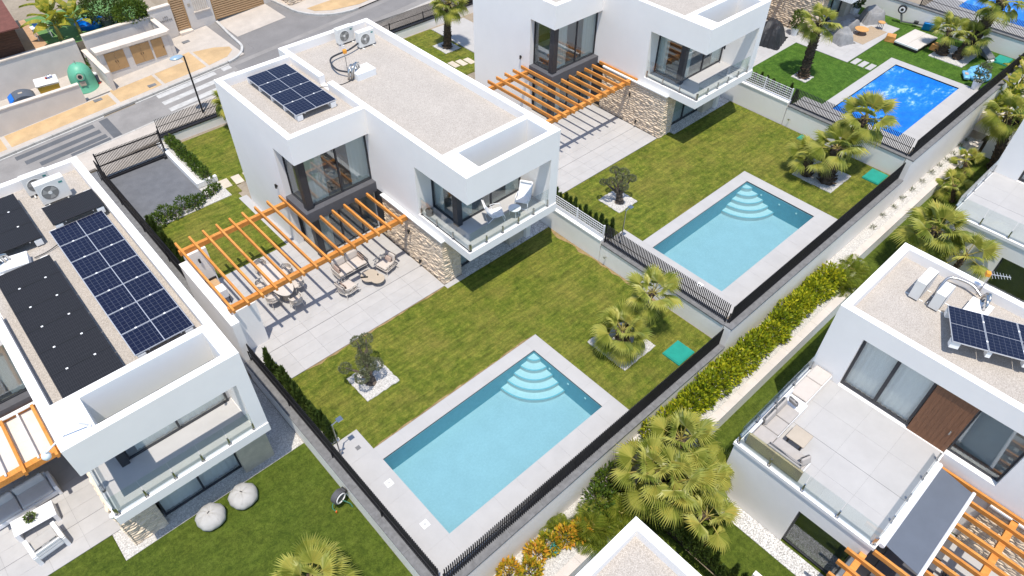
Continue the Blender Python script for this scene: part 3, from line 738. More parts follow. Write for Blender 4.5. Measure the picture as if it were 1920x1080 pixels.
# street side
wall('low white street wall behind the small left lawn', 2.62, 14.3, 25.9, 26.2, -.3, .62, 1, SLATM, ov=.03)
fence('black slat fence on the street wall by the lamp post', (2.66, 26.08, .62), (14.2, 26.08, .62), h=1.0)
wall('low white street wall left of the tall single palm', 16.3, 34, 25.95, 26.25, .8, 1.78, 1, SLATM, ov=.03)
fence('black slat fence on the street wall beside the tall single palm', (16.4, 26.1, 1.78), (34, 26.1, 1.78), h=1.0)
g = thing('sliding_gate', 'black slatted sliding gate closing the charcoal driveway', 'gate', (-1.1, 24.78, 0))
for i in range(46): place('slat', slat_mesh(1.62, .03, .05), g, (.05 + i * .0735, 0, .06))
for z in (.06, .85, 1.5): MB().box(0, 3.4, .026, .06, z, z + .06).build('rail', SLATM, g)
MB().box(0, 3.4, -.11, -.03, 0, .12).build('track_beam', SLATM, g)
MB().box(3.2, 3.36, -.26, -.11, .0, .16).build('motor_box', BLACK, g)
for x in (-.08, 3.4): MB().box(x, x + .08, -.03, .06, 0, 1.7).build('post', SLATM, g)
# planters by the driveway
pl = thing('planter_wall', 'white L shaped planter kerb between driveway and small lawn', 'planter', (2.4, 23, 0))
MB().box(-.1, .1, -2.4, 2.9, -.05, .34).build('long_side', WHITE2, pl)
MB().box(.1, 1.05, -2.4, -2.2, -.05, .34).build('short_side', WHITE2, pl)
MB().box(.1, .42, -2.2, 2.9, -.05, .26).build('pebble_bed', PEBBLE, pl)
sheet('pebble_bed', PEBBLE, [(-1.1, 3.4, 18.92, 19.4), (2.32, 3.4, 19.4, 20.55)], .02, .05)
sheet('pebble_bed', PEBBLE, [(-1.2, -.86, 13.3, 18.92), (-1.2, -.72, 1.85, 6.9)], .012, .05)
sheet('pebble_bed', PEBBLE, off([(-1.2, -.72, 1.85, 5.9)], PX[2], PY[2]), PZ[2] + .012, .05)
def bed(label, x0, x1, y0, y1, z, rz=0):
    cx, cy = (x0 + x1) / 2, (y0 + y1) / 2
    t = thing('pebble_bed', label, 'tree bed', (cx, cy, z), rz, 'white pebble tree beds')
    a, c = (x1 - x0) / 2, (y1 - y0) / 2
    b = MB(); n = 14; ed = []
    for k in range(4):
        P0 = [(-a, -c), (a, -c), (a, c), (-a, c)][k]; P1 = [(a, -c), (a, c), (-a, c), (-a, -c)][k]
        for i in range(n):
            f = i / n; j = rng.uniform(-.025, .025) if i else 0
            ed.append((P0[0] + (P1[0] - P0[0]) * f + j, P0[1] + (P1[1] - P0[1]) * f + j))
    b.prism(ed, -.04, .035); b.build('pebbles', PEBBLE, t)
    return t
bed('white pebble square under the olive tree nearest the camera', 1.08, 2.68, 2.6, 4.15, 0)
bed('white pebble square under the twin palms by the teal lid', 10.08, 12.15, -3.42, -1.25, 0)
bed('white pebble square under the second olive tree', 16.82, 18.24, 2.93, 4.37, PZ[2])
bed('white pebble square under the tall triple palm', 26.4, 28.62, -3.45, -1.15, PZ[2])
bed('small white pebble square at the foot of the leaning palm', 33.62, 34.62, 2.72, 3.72, PZ[3])
bed('white pebble square under the palm group by the day bed', 42.85, 45.5, -2.92, -.75, PZ[3])
bed('white pebble square round the tall palm near the street', 21.0, 22.3, 22.1, 23.6, PZ[2])
def lid(label, x, y, z, sx=1.1, sy=.92, rz=0):
    t = thing('machine_lid', label, 'lid', (x, y, z), rz, 'teal pump pit lids')
    MB().box(-sx / 2, sx / 2, -sy / 2, sy / 2, -.03, .07).build('frame', TEAL, t, bevel=.01)
    MB().box(-sx / 2 + .04, sx / 2 - .04, -sy / 2 + .04, sy / 2 - .04, .07, .10).build('hatch', TEAL, t, bevel=.012)
lid('teal lid in the grass beside the twin palms and near fence', 12.55, -4.36, 0)
lid('teal lid in the grass below the tall triple palm', 29.55, -4.34, PZ[2], 1.2)
lid('small teal lid against the white wall behind the triple palm', 29.95, .35, PZ[2], .5, .4)
lid('teal lid in the top right garden beside the treadmill', 45.8, -4.28, PZ[3], 1.25, .85)
# lower row: planter, lawns
LV = {0: (-40, 7.1, -2.05, -3.02, -7.37), 1: (7.3, 23.2, -.95, -1.9, -7.37), 2: (23.3, 41.0, -.62, -1.5, -6.42), 3: (41.15, 66, .95, .1, -6.55)}
names = {0: 'orange shrubs', 1: 'long yellow green hedge', 2: 'row of small tufts', 3: 'banana plants'}
COPE = mat('cream_stone_coping', (0.55, 0.50, 0.455), 0.85, 0.07, 2, fine=.06, fscale=20)
for k, (x0, x1, zs, zl, yo) in LV.items():
    t = thing('planter_bed', 'long white planter holding the %s below the retaining wall' % names[k], 'planter', (x0, yo, zl), 0, 'planters along the retaining wall')
    L = x1 - x0; W = -5.51 - yo
    MB().box(0, L, 0, .30, -.3, zs - zl + .01).build('front_wall', WHITE2, t)
    n = max(1, round(L / 1.25))
    for i in range(n): MB().box(L * i / n + .003, L * (i + 1) / n - .003, -.02, .34, zs - zl + .012, zs - zl + .055).build('coping', COPE, t)
    MB().box(0, .28, .342, W, -.3, zs - zl + .055).build('end_wall', COPE, t)
    MB().box(.28, L, .302, W, -.3, zs - zl).build('pebble_bed', PEBBLE, t)
    sheet('lawn', GRASS0, [(x0 - .05, x1 + .09, -30, yo)], zl, .3)
wall('white dividing wall left of the terrace with the corner sofa', 7.02, 7.2, -40, -12.0, -3.3, -.6)
wall('white dividing wall with dark mesh gate, right edge of the photo', 41.08, 41.26, -12, -6.6, -1.8, .75)
MB().box(-.03, .03, -1.6, 0, 0, 1.0).build('mesh_panel', SLATM, tag(thing('mesh_gate', 'dark green mesh panel on the dividing wall at the right edge', 'fence', (41.17, -7.3, .75)), 'dark green mesh panel on the dividing wall at the right edge', 'fence'))

# ------------------------------------------------------------------ building parts
_stone = []
def stone_meshes():
    if _stone: return _stone
    r = random.Random(3)
    for k in range(7):
        L = .50; h = .125; d = .11
        b = MB(); vs = []
        nx = 4
        for i in range(nx + 1):
            x = -L / 2 + L * i / nx
            for (zz, yy) in ((-h / 2, 0), (-h / 2 * .8, -d * .55), (h / 2 * .30, -d * .62), (h / 2, 0)):
                e = 1.0 if 0 < i < nx else .55
                vs.append((x + r.uniform(-.012, .012), yy * e * r.uniform(.55, 1.35), zz * r.uniform(.82, 1.0) * (1 if 0 < i < nx else .9)))
        fs = []
        for i in range(nx):
            for j in range(3):
                a = i * 4 + j
                fs.append((a, a + 4, a + 5, a + 1))
        fs += [(0, 1, 2, 3), (nx * 4 + 3, nx * 4 + 2, nx * 4 + 1, nx * 4)]
        b._add(vs, fs)
        me = b.mesh('stone'); me.materials.append(STONE); _stone.append(me)
    return _stone
def stones(parent, p0, p1, z0, z1, outward, cap=300):
    """courses of split stone on a vertical face from p0 to p1; outward = face normal angle"""
    ms = stone_meshes(); r = random.Random(int(p0[0] * 31 + p0[1] * 17 + z0))
    p0 = Vector(p0); p1 = Vector(p1); L = (p1 - p0).length; d = (p1 - p0).normalized()
    rows = int((z1 - z0) / .132); n = 0
    for j in range(rows):
        z = z0 + (j + .5) * (z1 - z0) / rows
        x = 0.0
        while x < L - .02:
            w = min(r.uniform(.26, .62), L - x)
            if L - x - w < .14: w = L - x
            c = p0 + d * (x + w / 2)
            o = place('stone', r.choice(ms), parent, (c.x, c.y, z), rot=(r.uniform(-.03, .03), 0, outward + math.pi / 2), scale=(w / .5 * .985, r.uniform(.7, 1.25), (z1 - z0) / rows / .125 * .96))
            x += w; n += 1
    return n
def window(parent, p0, p1, z0, z1, panes=2, curtain=0.0, name='window', fw=.06, gm=None, curt_side=None, depth=.08):
    """framed glazing from p0 to p1 (ground plan), panes with mullions; curtains behind on the left normal"""
    p0 = Vector((*p0, 0)); p1 = Vector((*p1, 0)); d = p1 - p0; L = d.length; a = math.atan2(d.y, d.x)
    h = z1 - z0
    f = MB()
    f.box(0, L, -depth / 2, depth / 2, 0, fw); f.box(0, L, -depth / 2, depth / 2, h - fw, h)
    for i in range(panes + 1):
        x = L * i / panes; w = fw if i in (0, panes) else fw * 1.3
        xa = min(max(x - w / 2, 0), L - w)
        f.box(xa, xa + w, -depth / 2, depth / 2, fw, h - fw)
    o = f.build(name, DARK, parent, (p0.x, p0.y, z0), a)
    for i in range(panes):
        x0 = L * i / panes + fw * .5; x1 = L * (i + 1) / panes - fw * .5
        MB().box(x0, x1, -.008, .008, fw * .8, h - fw * .8).build('pane', gm or WGLASS, o)
    if curtain:
        spans = [(0, curtain), (1 - curtain, 1)] if curt_side is None else [curt_side]
        for s0, s1 in spans:
            b = MB(); n = max(6, int((s1 - s0) * L / .07)); P = []
            for i in range(n + 1):
                x = L * (s0 + (s1 - s0) * i / n); y = .13 + .022 * math.sin(i * 2.1) + .012 * math.sin(i * .7)
                P.append((x, y))
            b._add([(x, y, .03) for x, y in P] + [(x, y, h - .02) for x, y in P], [(i, i + 1, n + 2 + i, n + 1 + i) for i in range(n)])
            b.build('curtain', CURT, o, smooth=True)
    return o
def railing(parent, pts, z, sp=1.0, h=.98, name='balcony_railing', postm=None, ph=.36):
    """frameless balustrade: panes held by short steel spigots along a polyline"""
    f = MB(); f.box(0, .001, 0, .001, 0, .001)
    root = None
    for (xa, ya), (xb, yb) in zip(pts[:-1], pts[1:]):
        d = Vector((xb - xa, yb - ya)); L = d.length; a = math.atan2(d.y, d.x)
        n = max(1, round(L / sp))
        if root is None:
            root = MB().box(0, L, -.03, .03, 0, .012).build(name, STEEL, parent, (xa, ya, z), a)
            base = Matrix.Translation((xa, ya, z)) @ Euler((0, 0, a)).to_matrix().to_4x4(); inv = base.inverted()
        for i in range(n):
            pa = Vector((xa, ya, z)).lerp(Vector((xb, yb, z)), i / n); 
            o = MB().box(.012, L / n - .012, -.007, .007, .09, h).build('glass_pane', BGLASS, root)
            o.location = inv @ pa; o.rotation_euler = (0, 0, a - root.rotation_euler.z)
        for i in range(n + 1):
            pa = Vector((xa, ya, z)).lerp(Vector((xb, yb, z)), min(max(i / n, .01), .99))
            o = MB().box(-.028, .028, -.03, .03, .012, ph).box(-.06, .06, -.06, .06, 0, .012).build('post', postm or STEEL, root)
            o.location = inv @ pa; o.rotation_euler = (0, 0, a - root.rotation_euler.z)
    return root
def wall_lamp(parent, x, y, z, nx, ny, name='wall_light'):
    o = MB().box(-.02, .02, -.02, .02, -.05, .05).build(name, BLACK, parent, (x + nx * .02, y + ny * .02, z))
    MB().cyl(nx * .07, ny * .07, -.11, .11, .045, n=10).build('lamp_body', BLACK, o)
    return o
def villa(label, dx, dy, dz, X1=7.84, YB=18.67, divider=True, gs=0.0, curt=None):
    t = thing('villa', label, 'house', (dx, dy, dz), 0, 'white villas above the gardens')
    X0, X2, YF, YS, YC, H, HR = 4.01, 13.16, 4.02, 11.07, 17.82, 7.06, 6.62
    b = MB()
    # tall block
    yA, yB2 = (14.1, 14.85) if divider else (11.08, 17.5)
    b.box(X1, X1 + .3, 7.6, yA, 2.64, H); b.box(X1, X1 + .3, yB2, YB, 2.64, H); b.box(X1, X1 + .3, yA, yB2, 2.64, HR - .02)
    b.box(X1, 8.74, YF, 5.62, 5.73, H); b.box(X1, X1 + .3, 5.62, 7.6, 5.73, H)
    b.box(8.74, 12.68, YF, 4.30, 5.73, H)
    b.box(12.68, X2, YF, 5.62, 2.64, H)
    b.box(8.74, 12.68, 5.62, 5.92, 5.70, H); b.box(X1 + .3, 8.74, 5.62, 5.92, 5.70, H); b.box(12.68, 12.86, 5.62, 5.92, 2.64, H)
    b.box(12.86, X2, 5.62, YB, 0, H)
    if gs: b.box(12.86, X2, 5.62 + gs + .9, 5.618, 0, 2.655)
    b.box(X1 + .3, 12.86, YB - .3, YB, 0, H)
    b.box(X1 + .02, X1 + .3, 6.2 + gs, 10.45, -.02, 2.64); b.box(X1, X1 + .3, YS + .3, YB, -.02, 2.64)
    b.box(X1 + .3, 8.74, 7.6, 7.9, 3.14, 5.70); b.box(12.55, 12.86, 5.92, 6.2, 3.14, 5.70)
    b.box(11.86, 12.85, 6.45 + gs, 6.75 + gs, 0, 2.64)
    # low block with the corner window
    b.box(X0, X0 + .3, 12.92, YC, -.02, H); b.box(X0, X0 + .3, YS, 12.92, 5.75, H)
    b.box(X0 + .3, X1, YS, YS + .3, 5.75, H)
    b.box(X0 + .3, X1, YC - .3, YC, -.02, H)
    b.build('wall', WHITE, t)
    MB().box(X1 + .3, 12.86, 5.92, YB - .3, 5.72, HR).box(X0 + .3, X1, YS + .3, YC - .3, 5.77, HR).build('roof', ROOMW, t)
    MB().box(X1 + .3, 12.86, 5.92, YB - .3, HR + .004, HR + .03).box(X0 + .3, X1, YS + .3, YC - .3, HR + .004, HR + .03).build('roof_gravel', GRAVEL, t)
    sl = MB().box(X1 - .02, X2, YF - .04, 5.60, 2.66, 3.10).box(X1 - .02, X1 + 0.0, 5.6, 7.62, 2.66, 3.10).box(X1 + .3, 12.86, 5.60, YB - .3, 2.66, 3.10).box(X1, X1 + .3, 5.6, 7.6, 2.66, 3.10)
    sl.build('balcony_slab', WHITE, t)
    bf = MB().box(X1 + .16, 12.66, YF + .14, 7.6, 3.104, 3.13).build('balcony_floor', DECKT, t)
    # balcony glazing, corner column
    MB().box(8.56, 8.84, 5.66, 5.98, 3.13, 5.71).build('corner_column', DARK, t)
    window(t, (8.84, 5.84), (12.55, 5.84), 3.13, 5.70, 2, .22, curt_side=curt, gm=CGLASS if curt else None)
    window(t, (8.70, 7.60), (8.70, 5.98), 3.13, 5.70, 1, .3, curt_side=(.0, .4))
    railing(t, [(X1 + .08, 7.52), (X1 + .08, YF + .05), (12.70, YF + .05)], 3.12, 1.0)
    # rooms seen through the glass
    MB().box(8.75, 12.8, 9.6, 9.7, 3.12, 5.7).build('room_wall', ROOMW, t)
    MB().box(8.75, 12.8, 6.0, 9.6, 3.106, 3.12).build('room_floor', ROOMF, t)
    # ground floor front
    window(t, (8.80, 6.22 + gs), (11.86, 6.22 + gs), 0.0, 2.66, 2, .5, curt_side=(.02, .98), gm=CGLASS if curt else WGLASS)
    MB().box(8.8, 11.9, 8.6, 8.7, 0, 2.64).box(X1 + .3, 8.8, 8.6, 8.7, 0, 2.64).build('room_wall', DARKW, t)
    MB().box(11.86, 13.08, 5.80 + gs, 6.44 + gs, -.02, 2.655).build('stone_pier', PIER, t)
    # corner window of the low block
    MB().box(X0 - .02, X1, YS - .02, YS + .42, 2.50, 3.05).box(X0 - .02, X0 + .42, YS + .42, 12.92, 2.50, 3.05).build('window_spandrel', DARKW, t)
    MB().box(X0 + .42, X1, YS + .42, YC - .3, 2.56, 3.03).build('floor_slab', ROOMF, t)
    MB().box(X0 + .18, X0 + .52, YS + .18, YS + .50, 3.05, 5.75).build('corner_column', DARK, t)
    window(t, (X0 + .52, YS + .36), (X1, YS + .36), 3.05, 5.75, 2, 0.3)
    window(t, (X0 + .34, 12.92), (X0 + .34, YS + .50), 3.05, 5.75, 1, 0.0)
    MB().box(X0 + .3, X0 + .62, YS + .24, YS + .56, .0, 2.50).build('corner_column', DARK, t)
    window(t, (X0 + .62, YS + .40), (X1 + .3, YS + .40), 0.0, 2.50, 3, .3, curt_side=(.0, .2))
    window(t, (X0 + .40, 12.92), (X0 + .40, YS + .56), 0.0, 2.50, 1, .3, curt_side=(.0, .5))
    MB().box(X0 + .31, X1 - .01, 15.2, 15.3, 0, 5.7).build('room_wall', ROOMW, t)
    MB().box(X0 - .02, X1, YS - .02, 15.2, -.04, .014).build('room_floor', TILE, t)
    MB().box(5.2, 6.9, 12.6, 13.9, 3.03, 3.5).build('bed', PLASTIC, t, bevel=.05)
    MB().box(X1, X1 + .1, 10.47, YS + .3, -.02, 2.5).build('side_door', DARK, t)
    # stone blade wall
    sw = thing_part('stone_wall', t)
    xs = X1 - .12
    MB().box(xs, X1 + .018, 5.84 + gs, 10.46, -.02, 2.655).box(X1 + .018, 8.72, 5.84 + gs, 6.19 + gs, -.02, 2.655).build('core', MORTAR, sw)
    n = stones(sw, (xs, 5.78 + gs), (xs, 10.46), 0.0, 2.64, math.pi)
    n += stones(sw, (xs - .02, 5.84 + gs), (8.74, 5.84 + gs), 0.0, 2.64, -math.pi / 2)
    MB().box(xs - .12, X1 - .025, 5.72 if not gs else 7.7, 10.46, 2.665, 2.73).build('wall_cap', WHITE2, sw)
    wall_lamp(t, X0, 13.6, 3.3, -1, 0); wall_lamp(t, X1 - .22, 8.2, 1.85, -1, 0); wall_lamp(t, X1 - .22, 7.5, .4, -1, 0, 'low_light')
    wall_lamp(t, 12.2, 5.62, 4.2, 0, -1)
    return t
def thing_part(name, parent):
    o = bpy.data.objects.new(name, None); o.parent = parent; COL.objects.link(o); return o
V1 = villa('white villa in the middle with two reclining chairs on its corner balcony', 0, 0, 0)
V2 = villa('white villa one terrace up, behind the second open pool, empty balcony', PX[2], PY[2], PZ[2])
V3 = villa('upper right villa, only its stone wall and corner in the photo', PX[3], PY[3], PZ[3])
V0 = villa('lower left white villa with solar modules crowding its roof', PX[0], PY[0], PZ[0], X1=7.68, YB=18.8, divider=False, gs=-1.0, curt=(.1, .98))

def pergola(label, dx, dy, dz, x0, back_end=3.98, n=14, first=-1.22, step=.642, house=5):
    t = thing('pergola', label, 'pergola', (dx, dy, dz), 0, 'orange timber pergolas')
    b = MB().box(x0 - .12, 7.70, 8.30, 8.50, 2.46, 2.70).build('beam', WOOD, t, bevel=.008)
    MB().box(x0 - .12, back_end, 12.92, 13.10, 2.46, 2.70).build('beam', WOOD, t, bevel=.008)
    for i in range(n):
        x = first + i * step
        if x < x0 - .3: continue
        y1 = 13.50 if x < 4.0 else 10.86
        MB().box(-.045, .045, 7.98, y1, 2.66, 2.84).build('rafter', WOOD, t, (x, 0, 0), bevel=.006)
    return t
pergola('orange timber pergola over the dining set and lounge chairs', 0, 0, 0, -1.2)
pergola('orange timber pergola of the upper villa, nothing under it', PX[2], PY[2], PZ[2], -.2, first=.07 - .642)
pergola('orange timber pergola of the upper right villa', PX[3], PY[3], PZ[3], -.2)

# lower left pergola carries a sunshade cloth
p0 = thing('pergola', 'orange timber pergola with pale slatted shade cloth, left edge of photo', 'pergola', (PX[0], PY[0], PZ[0]), 0, 'orange timber pergolas')
MB().box(-3.2, 7.62, 8.24, 8.48, 2.46, 2.74).build('beam', WOOD, p0, bevel=.008)
MB().box(-3.2, 7.62, 10.90, 11.05, 2.46, 2.74).build('beam', WOOD, p0, bevel=.008)
for i in range(9): MB().box(-.05, .05, 7.95, 10.9, 2.68, 2.88).build('rafter', WOOD, p0, (7.05 - i * 1.06, 0, 0), bevel=.006)
for i in range(8): MB().tube([(0, 8.3, 2.80), (0, 10.8, 2.80)], .035, 8).build('shade_rail', WPAINT, p0, (6.52 - i * 1.06, 0, 0))
for i in range(16): MB().box(-3.0, 7.6, 0, .150, 2.595, 2.61).build('shade_slat', SHADE, p0, (0, 8.50 + i * .152, 0))
MB().tube([(-3, 10.86, 2.83), (7.55, 10.86, 2.83)], .07, 8).build('shade_roller', WPAINT, p0)

# ------------------------------------------------------------------ lower row houses
def row_house(label, dx, dz, dy=0):
    """terrace house of the lower row; local origin at its own ground level"""
    t = thing('terrace_house', label, 'house', (dx, dy, dz), 0, 'white houses of the lower row')
    X0, XW, X1, YF, H = 9.58, 14.76, 19.92, -8.92, 7.0
    YE = -24.0
    b = MB()
    b.box(XW, X1, YF - .3, YF, 0, H); b.box(X1 - .3, X1, YE, YF - .3, 0, H)
    b.box(XW, XW + .3, -10.15, YF - .3, 0, H)
    b.box(XW, XW + .3, YE, -10.15, 6.12, H); b.box(XW, XW + .3, YE, -16.12, 0, 6.12); b.box(XW, XW + .3, -16.12, -14.32, 0, 3.44)
    b.box(XW + .0, XW + .3, -14.32, -10.15, 0, 3.36)
    # terrace block
    b.box(X0, XW, YF - .3, YF - .02, 0, 3.22); b.box(X0, X0 + .3, -11.9, YF - .3, 0, 3.22); b.box(X0, X0 + .3, -14.0, -11.9, 2.35, 3.22)
    b.box(X0, XW, -14.30, -14.0, 0, 3.22)
    b.box(X0 + .3, XW, -14.0, YF - .3, 2.9, 3.22)
    b.build('wall', WHITE, t)
    MB().box(XW + .3, X1 - .3, YE, YF - .3, 6.2, 6.55).build('roof', ROOMW, t)
    MB().box(XW + .3, X1 - .3, YE, YF - .3, 6.554, 6.58).build('roof_gravel', GRAVEL, t)
    MB().box(X0 - .05, XW - .002, -14.36, YF + .03, 3.224, 3.38).build('terrace_slab', WHITE, t)
    tf = MB().box(X0 + .12, XW - .002, -14.25, YF - .12, 3.384, 3.392).build('terrace_floor', JOINT, t)
    tiles(tf, DECKT, [(X0 + .12, 11.9, -14.25, YF - .12), (11.912, XW - .004, -14.25, YF - .12)], 3.402, 1.25, 1.25, .004, th=.012)
    railing(t, [(XW, YF - .06), (X0 + .05, YF - .06), (X0 + .05, -14.26), (XW - .4, -14.26)], 3.38, 1.28, ph=.42)
    # facade
    window(t, (XW + .22, -10.16), (XW + .22, -12.88), 3.40, 6.12, 2, .9, curt_side=(.01, .99), fw=.10, gm=CGLASS)
    pn = MB().box(XW + .10, XW + .16, -14.32, -12.90, 3.36, 6.12).build('timber_door', WOODD, t)
    for i in range(9): MB().box(XW + .085, XW + .10, -14.31 + i * .1556, -14.31 + (i + 1) * .1556 - .008, 3.37, 6.11).build('plank', WOODD, pn)
    MB().box(XW + .04, XW + .085, -14.1, -14.06, 4.3, 4.5).build('handle', STEEL, pn)
    window(t, (XW + .26, -16.10), (XW + .26, -14.34), 3.44, 6.12, 1, 0)
    MB().box(XW + .31, XW + 2.5, -16.1, -14.4, 3.3, 3.4).build('room_floor', ROOMF, t)
    MB().box(XW + .7, XW + .72, -16.1, -10.2, 3.41, 6.1).build('room_wall', ROOMW, t)
    window(t, (X0 + .12, -13.98), (X0 + .12, -11.92), .10, 2.35, 1, 0)
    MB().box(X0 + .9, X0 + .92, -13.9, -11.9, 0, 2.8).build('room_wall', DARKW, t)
    sw = thing_part('stone_wall', t)
    MB().box(XW - .10, XW - .004, -22, -16.4, 0, 2.64).build('core', MORTAR, sw)
    stones(sw, (XW - .10, -22), (XW - .10, -16.4), 0.0, 2.62, math.pi)
    MB().box(XW - .22, XW - .004, -22, -16.4, 2.645, 2.72).build('wall_cap', WHITE2, sw)
    MB().box(X0 - .75, X0 - .01, -14.3, YF, -.02, .03).build('gravel_strip', GREYPEB, t)
    return t
WOODD = mat('brown_door_timber', (0.19, 0.085, 0.042), 0.5, 0.22, 2.5, stretch=(2, 14, 1), objrand=.1)
RH1 = row_house('white house with corner sofa on its roof terrace, right edge of photo', 0, LV[1][3])
RH0 = row_house('house showing only a pointed white roof corner at the bottom edge', -16.5, LV[0][3])
RH2 = row_house('white house at the upper right edge with bare glass edged terrace', 18.8, LV[2][3] + .02, .33)
zt = LV[1][3]
pr = thing('pergola', 'orange timber pergola beyond the grey awning, bottom right corner', 'pergola', (0, 0, zt), 0, 'orange timber pergolas')
MB().box(6.6, 9.6, -14.32, -14.1, 2.48, 2.72).build('beam', WOOD, pr, bevel=.008)
MB().box(6.6, 14.6, -17.35, -17.12, 2.48, 2.72).build('beam', WOOD, pr, bevel=.008)
for i in range(12):
    x = 8.05 + i * .60
    MB().box(-.05, .05, -18.2, -13.72 if x < 9.4 else -14.40, 2.68, 2.88).build('rafter', WOOD, pr, (x, 0, 0), bevel=.006)
aw = thing('awning', 'slate grey roll out awning with white end bars above the pergola', 'awning', (0, 0, zt), 0)
MB().hexa([(9.98, -15.74, 3.05), (14.22, -15.74, 3.05), (14.22, -14.5, 3.30), (9.98, -14.5, 3.30), (9.98, -15.74, 3.065), (14.22, -15.74, 3.065), (14.22, -14.5, 3.315), (9.98, -14.5, 3.315)]).build('cloth', mat('awning_grey', (0.105, 0.122, 0.155), 0.9, 0.05, 1.5), aw)
MB().tube([(9.85, -14.45, 3.30), (14.3, -14.45, 3.30)], .10, 12).build('cassette', WPAINT, aw, smooth=False)
MB().tube([(9.9, -15.78, 3.05), (14.28, -15.78, 3.05)], .065, 10).build('front_bar', WPAINT, aw)
for x in (10.2, 14.0): MB().bar((x, -14.5, 3.22), (x + (.5 if x < 12 else -.5), -15.1, 3.05), .04).bar((x + (.5 if x < 12 else -.5), -15.1, 3.05), (x, -15.75, 2.98), .04).build('arm', WPAINT, aw)
sheet('terrace', DECKT, [(6.0, 14.7, -22, -14.35)], zt + .02, .06)
MB().box(10.2, 13.9, -16.3, -14.8, -.02, .9).build('kitchen_counter', DARKW, tag(thing('outdoor_counter', 'dark counter half hidden under the pergola and awning', 'counter', (0, 0, zt)), 'dark counter half hidden under the pergola and awning', 'counter'))

# ------------------------------------------------------------------ solar arrays, air conditioners, roof clutter
def solar(label, loc, n, m, w=1.13, l=2.09, rz=0.0, tilt=0.0, split=True, group='solar arrays on the roofs'):
    """row of n modules; each module w along local y, l along local x"""
    t = thing('solar_array', label, 'solar panels', loc, rz, group, rot=(0, tilt, rz))
    fm = MB().box(0, l, 0, w - .018, 0, .035)
    me = fm.mesh('panel'); me.materials.append(ALU if split else BLACK)
    fields = [(.022, l / 2 - .012), (l / 2 + .012, l - .022)] if split else [(.015, l - .015)]
    fms = []
    for a, c in fields:
        q = MB().box(0, c - a, 0, w - .018 - .036, .0, .004).mesh('cell_field'); q.materials.append(m); fms.append((a, q))
    for i in range(n):
        p = place('panel', me, t, (0, i * w, 0))
        for a, q in fms: place('cell_field', q, p, (a, .018, .0355))
        if i:
            for x in (.5, l - .5): MB().box(-.035, .035, -.03, .03, .036, .05).build('clamp', PLASTIC, p, (x, -.01, 0))
    for x in (.45, l - .45): MB().box(x - .02, x + .02, 0, n * w, -.05, -.001).build('rail', ALU, t)
    for i in range(n + 1):
        MB().box(.06, .32, -.15 if i == n else .0, .15 if i else .3, -.30, -.051).box(l - .32, l - .06, -.15 if i == n else .0, .15 if i else .3, -.30, -.051).build('ballast_block', PLASTIC, t, (0, i * w if i < n else n * w - .01, 0))
    return t
PVW = panel_mat('pv_white_grid', (0.008, 0.011, 0.030), (0.22, 0.235, 0.28), 0.168, 0.182, 0.008, 0.42, .2)
solar('blue solar array of four modules on the middle villa roof', (5.30, 12.62, 6.97), 4, PVW)
solar('long blue solar array of seven modules on the lower left roof', (-5.22, 5.10, 5.85), 7, PVW, 1.175, 1.98)
solar('black solar array along the left parapet of the lower left roof', (-7.50, 4.82, 5.86), 6, PVK, 1.19, 1.86, split=False)
solar('black solar array in the back left corner of the lower left roof', (-7.40, 13.2, 5.86), 3, PVK, 1.19, 1.90, split=False)
solar('single black solar module between the fan unit and the blue array', (-4.98, 13.38, 6.0), 1, PVK, 1.40, 1.92, split=False, tilt=0.0)
a1 = solar('slanting blue solar array on the roof at the right edge of photo', (0, 0, 0), 4, PVW, 1.14, 2.09)
a1.rotation_euler = (R(0), R(-6), R(-155))
a1.location = (17.62, -11.58, 5.12)
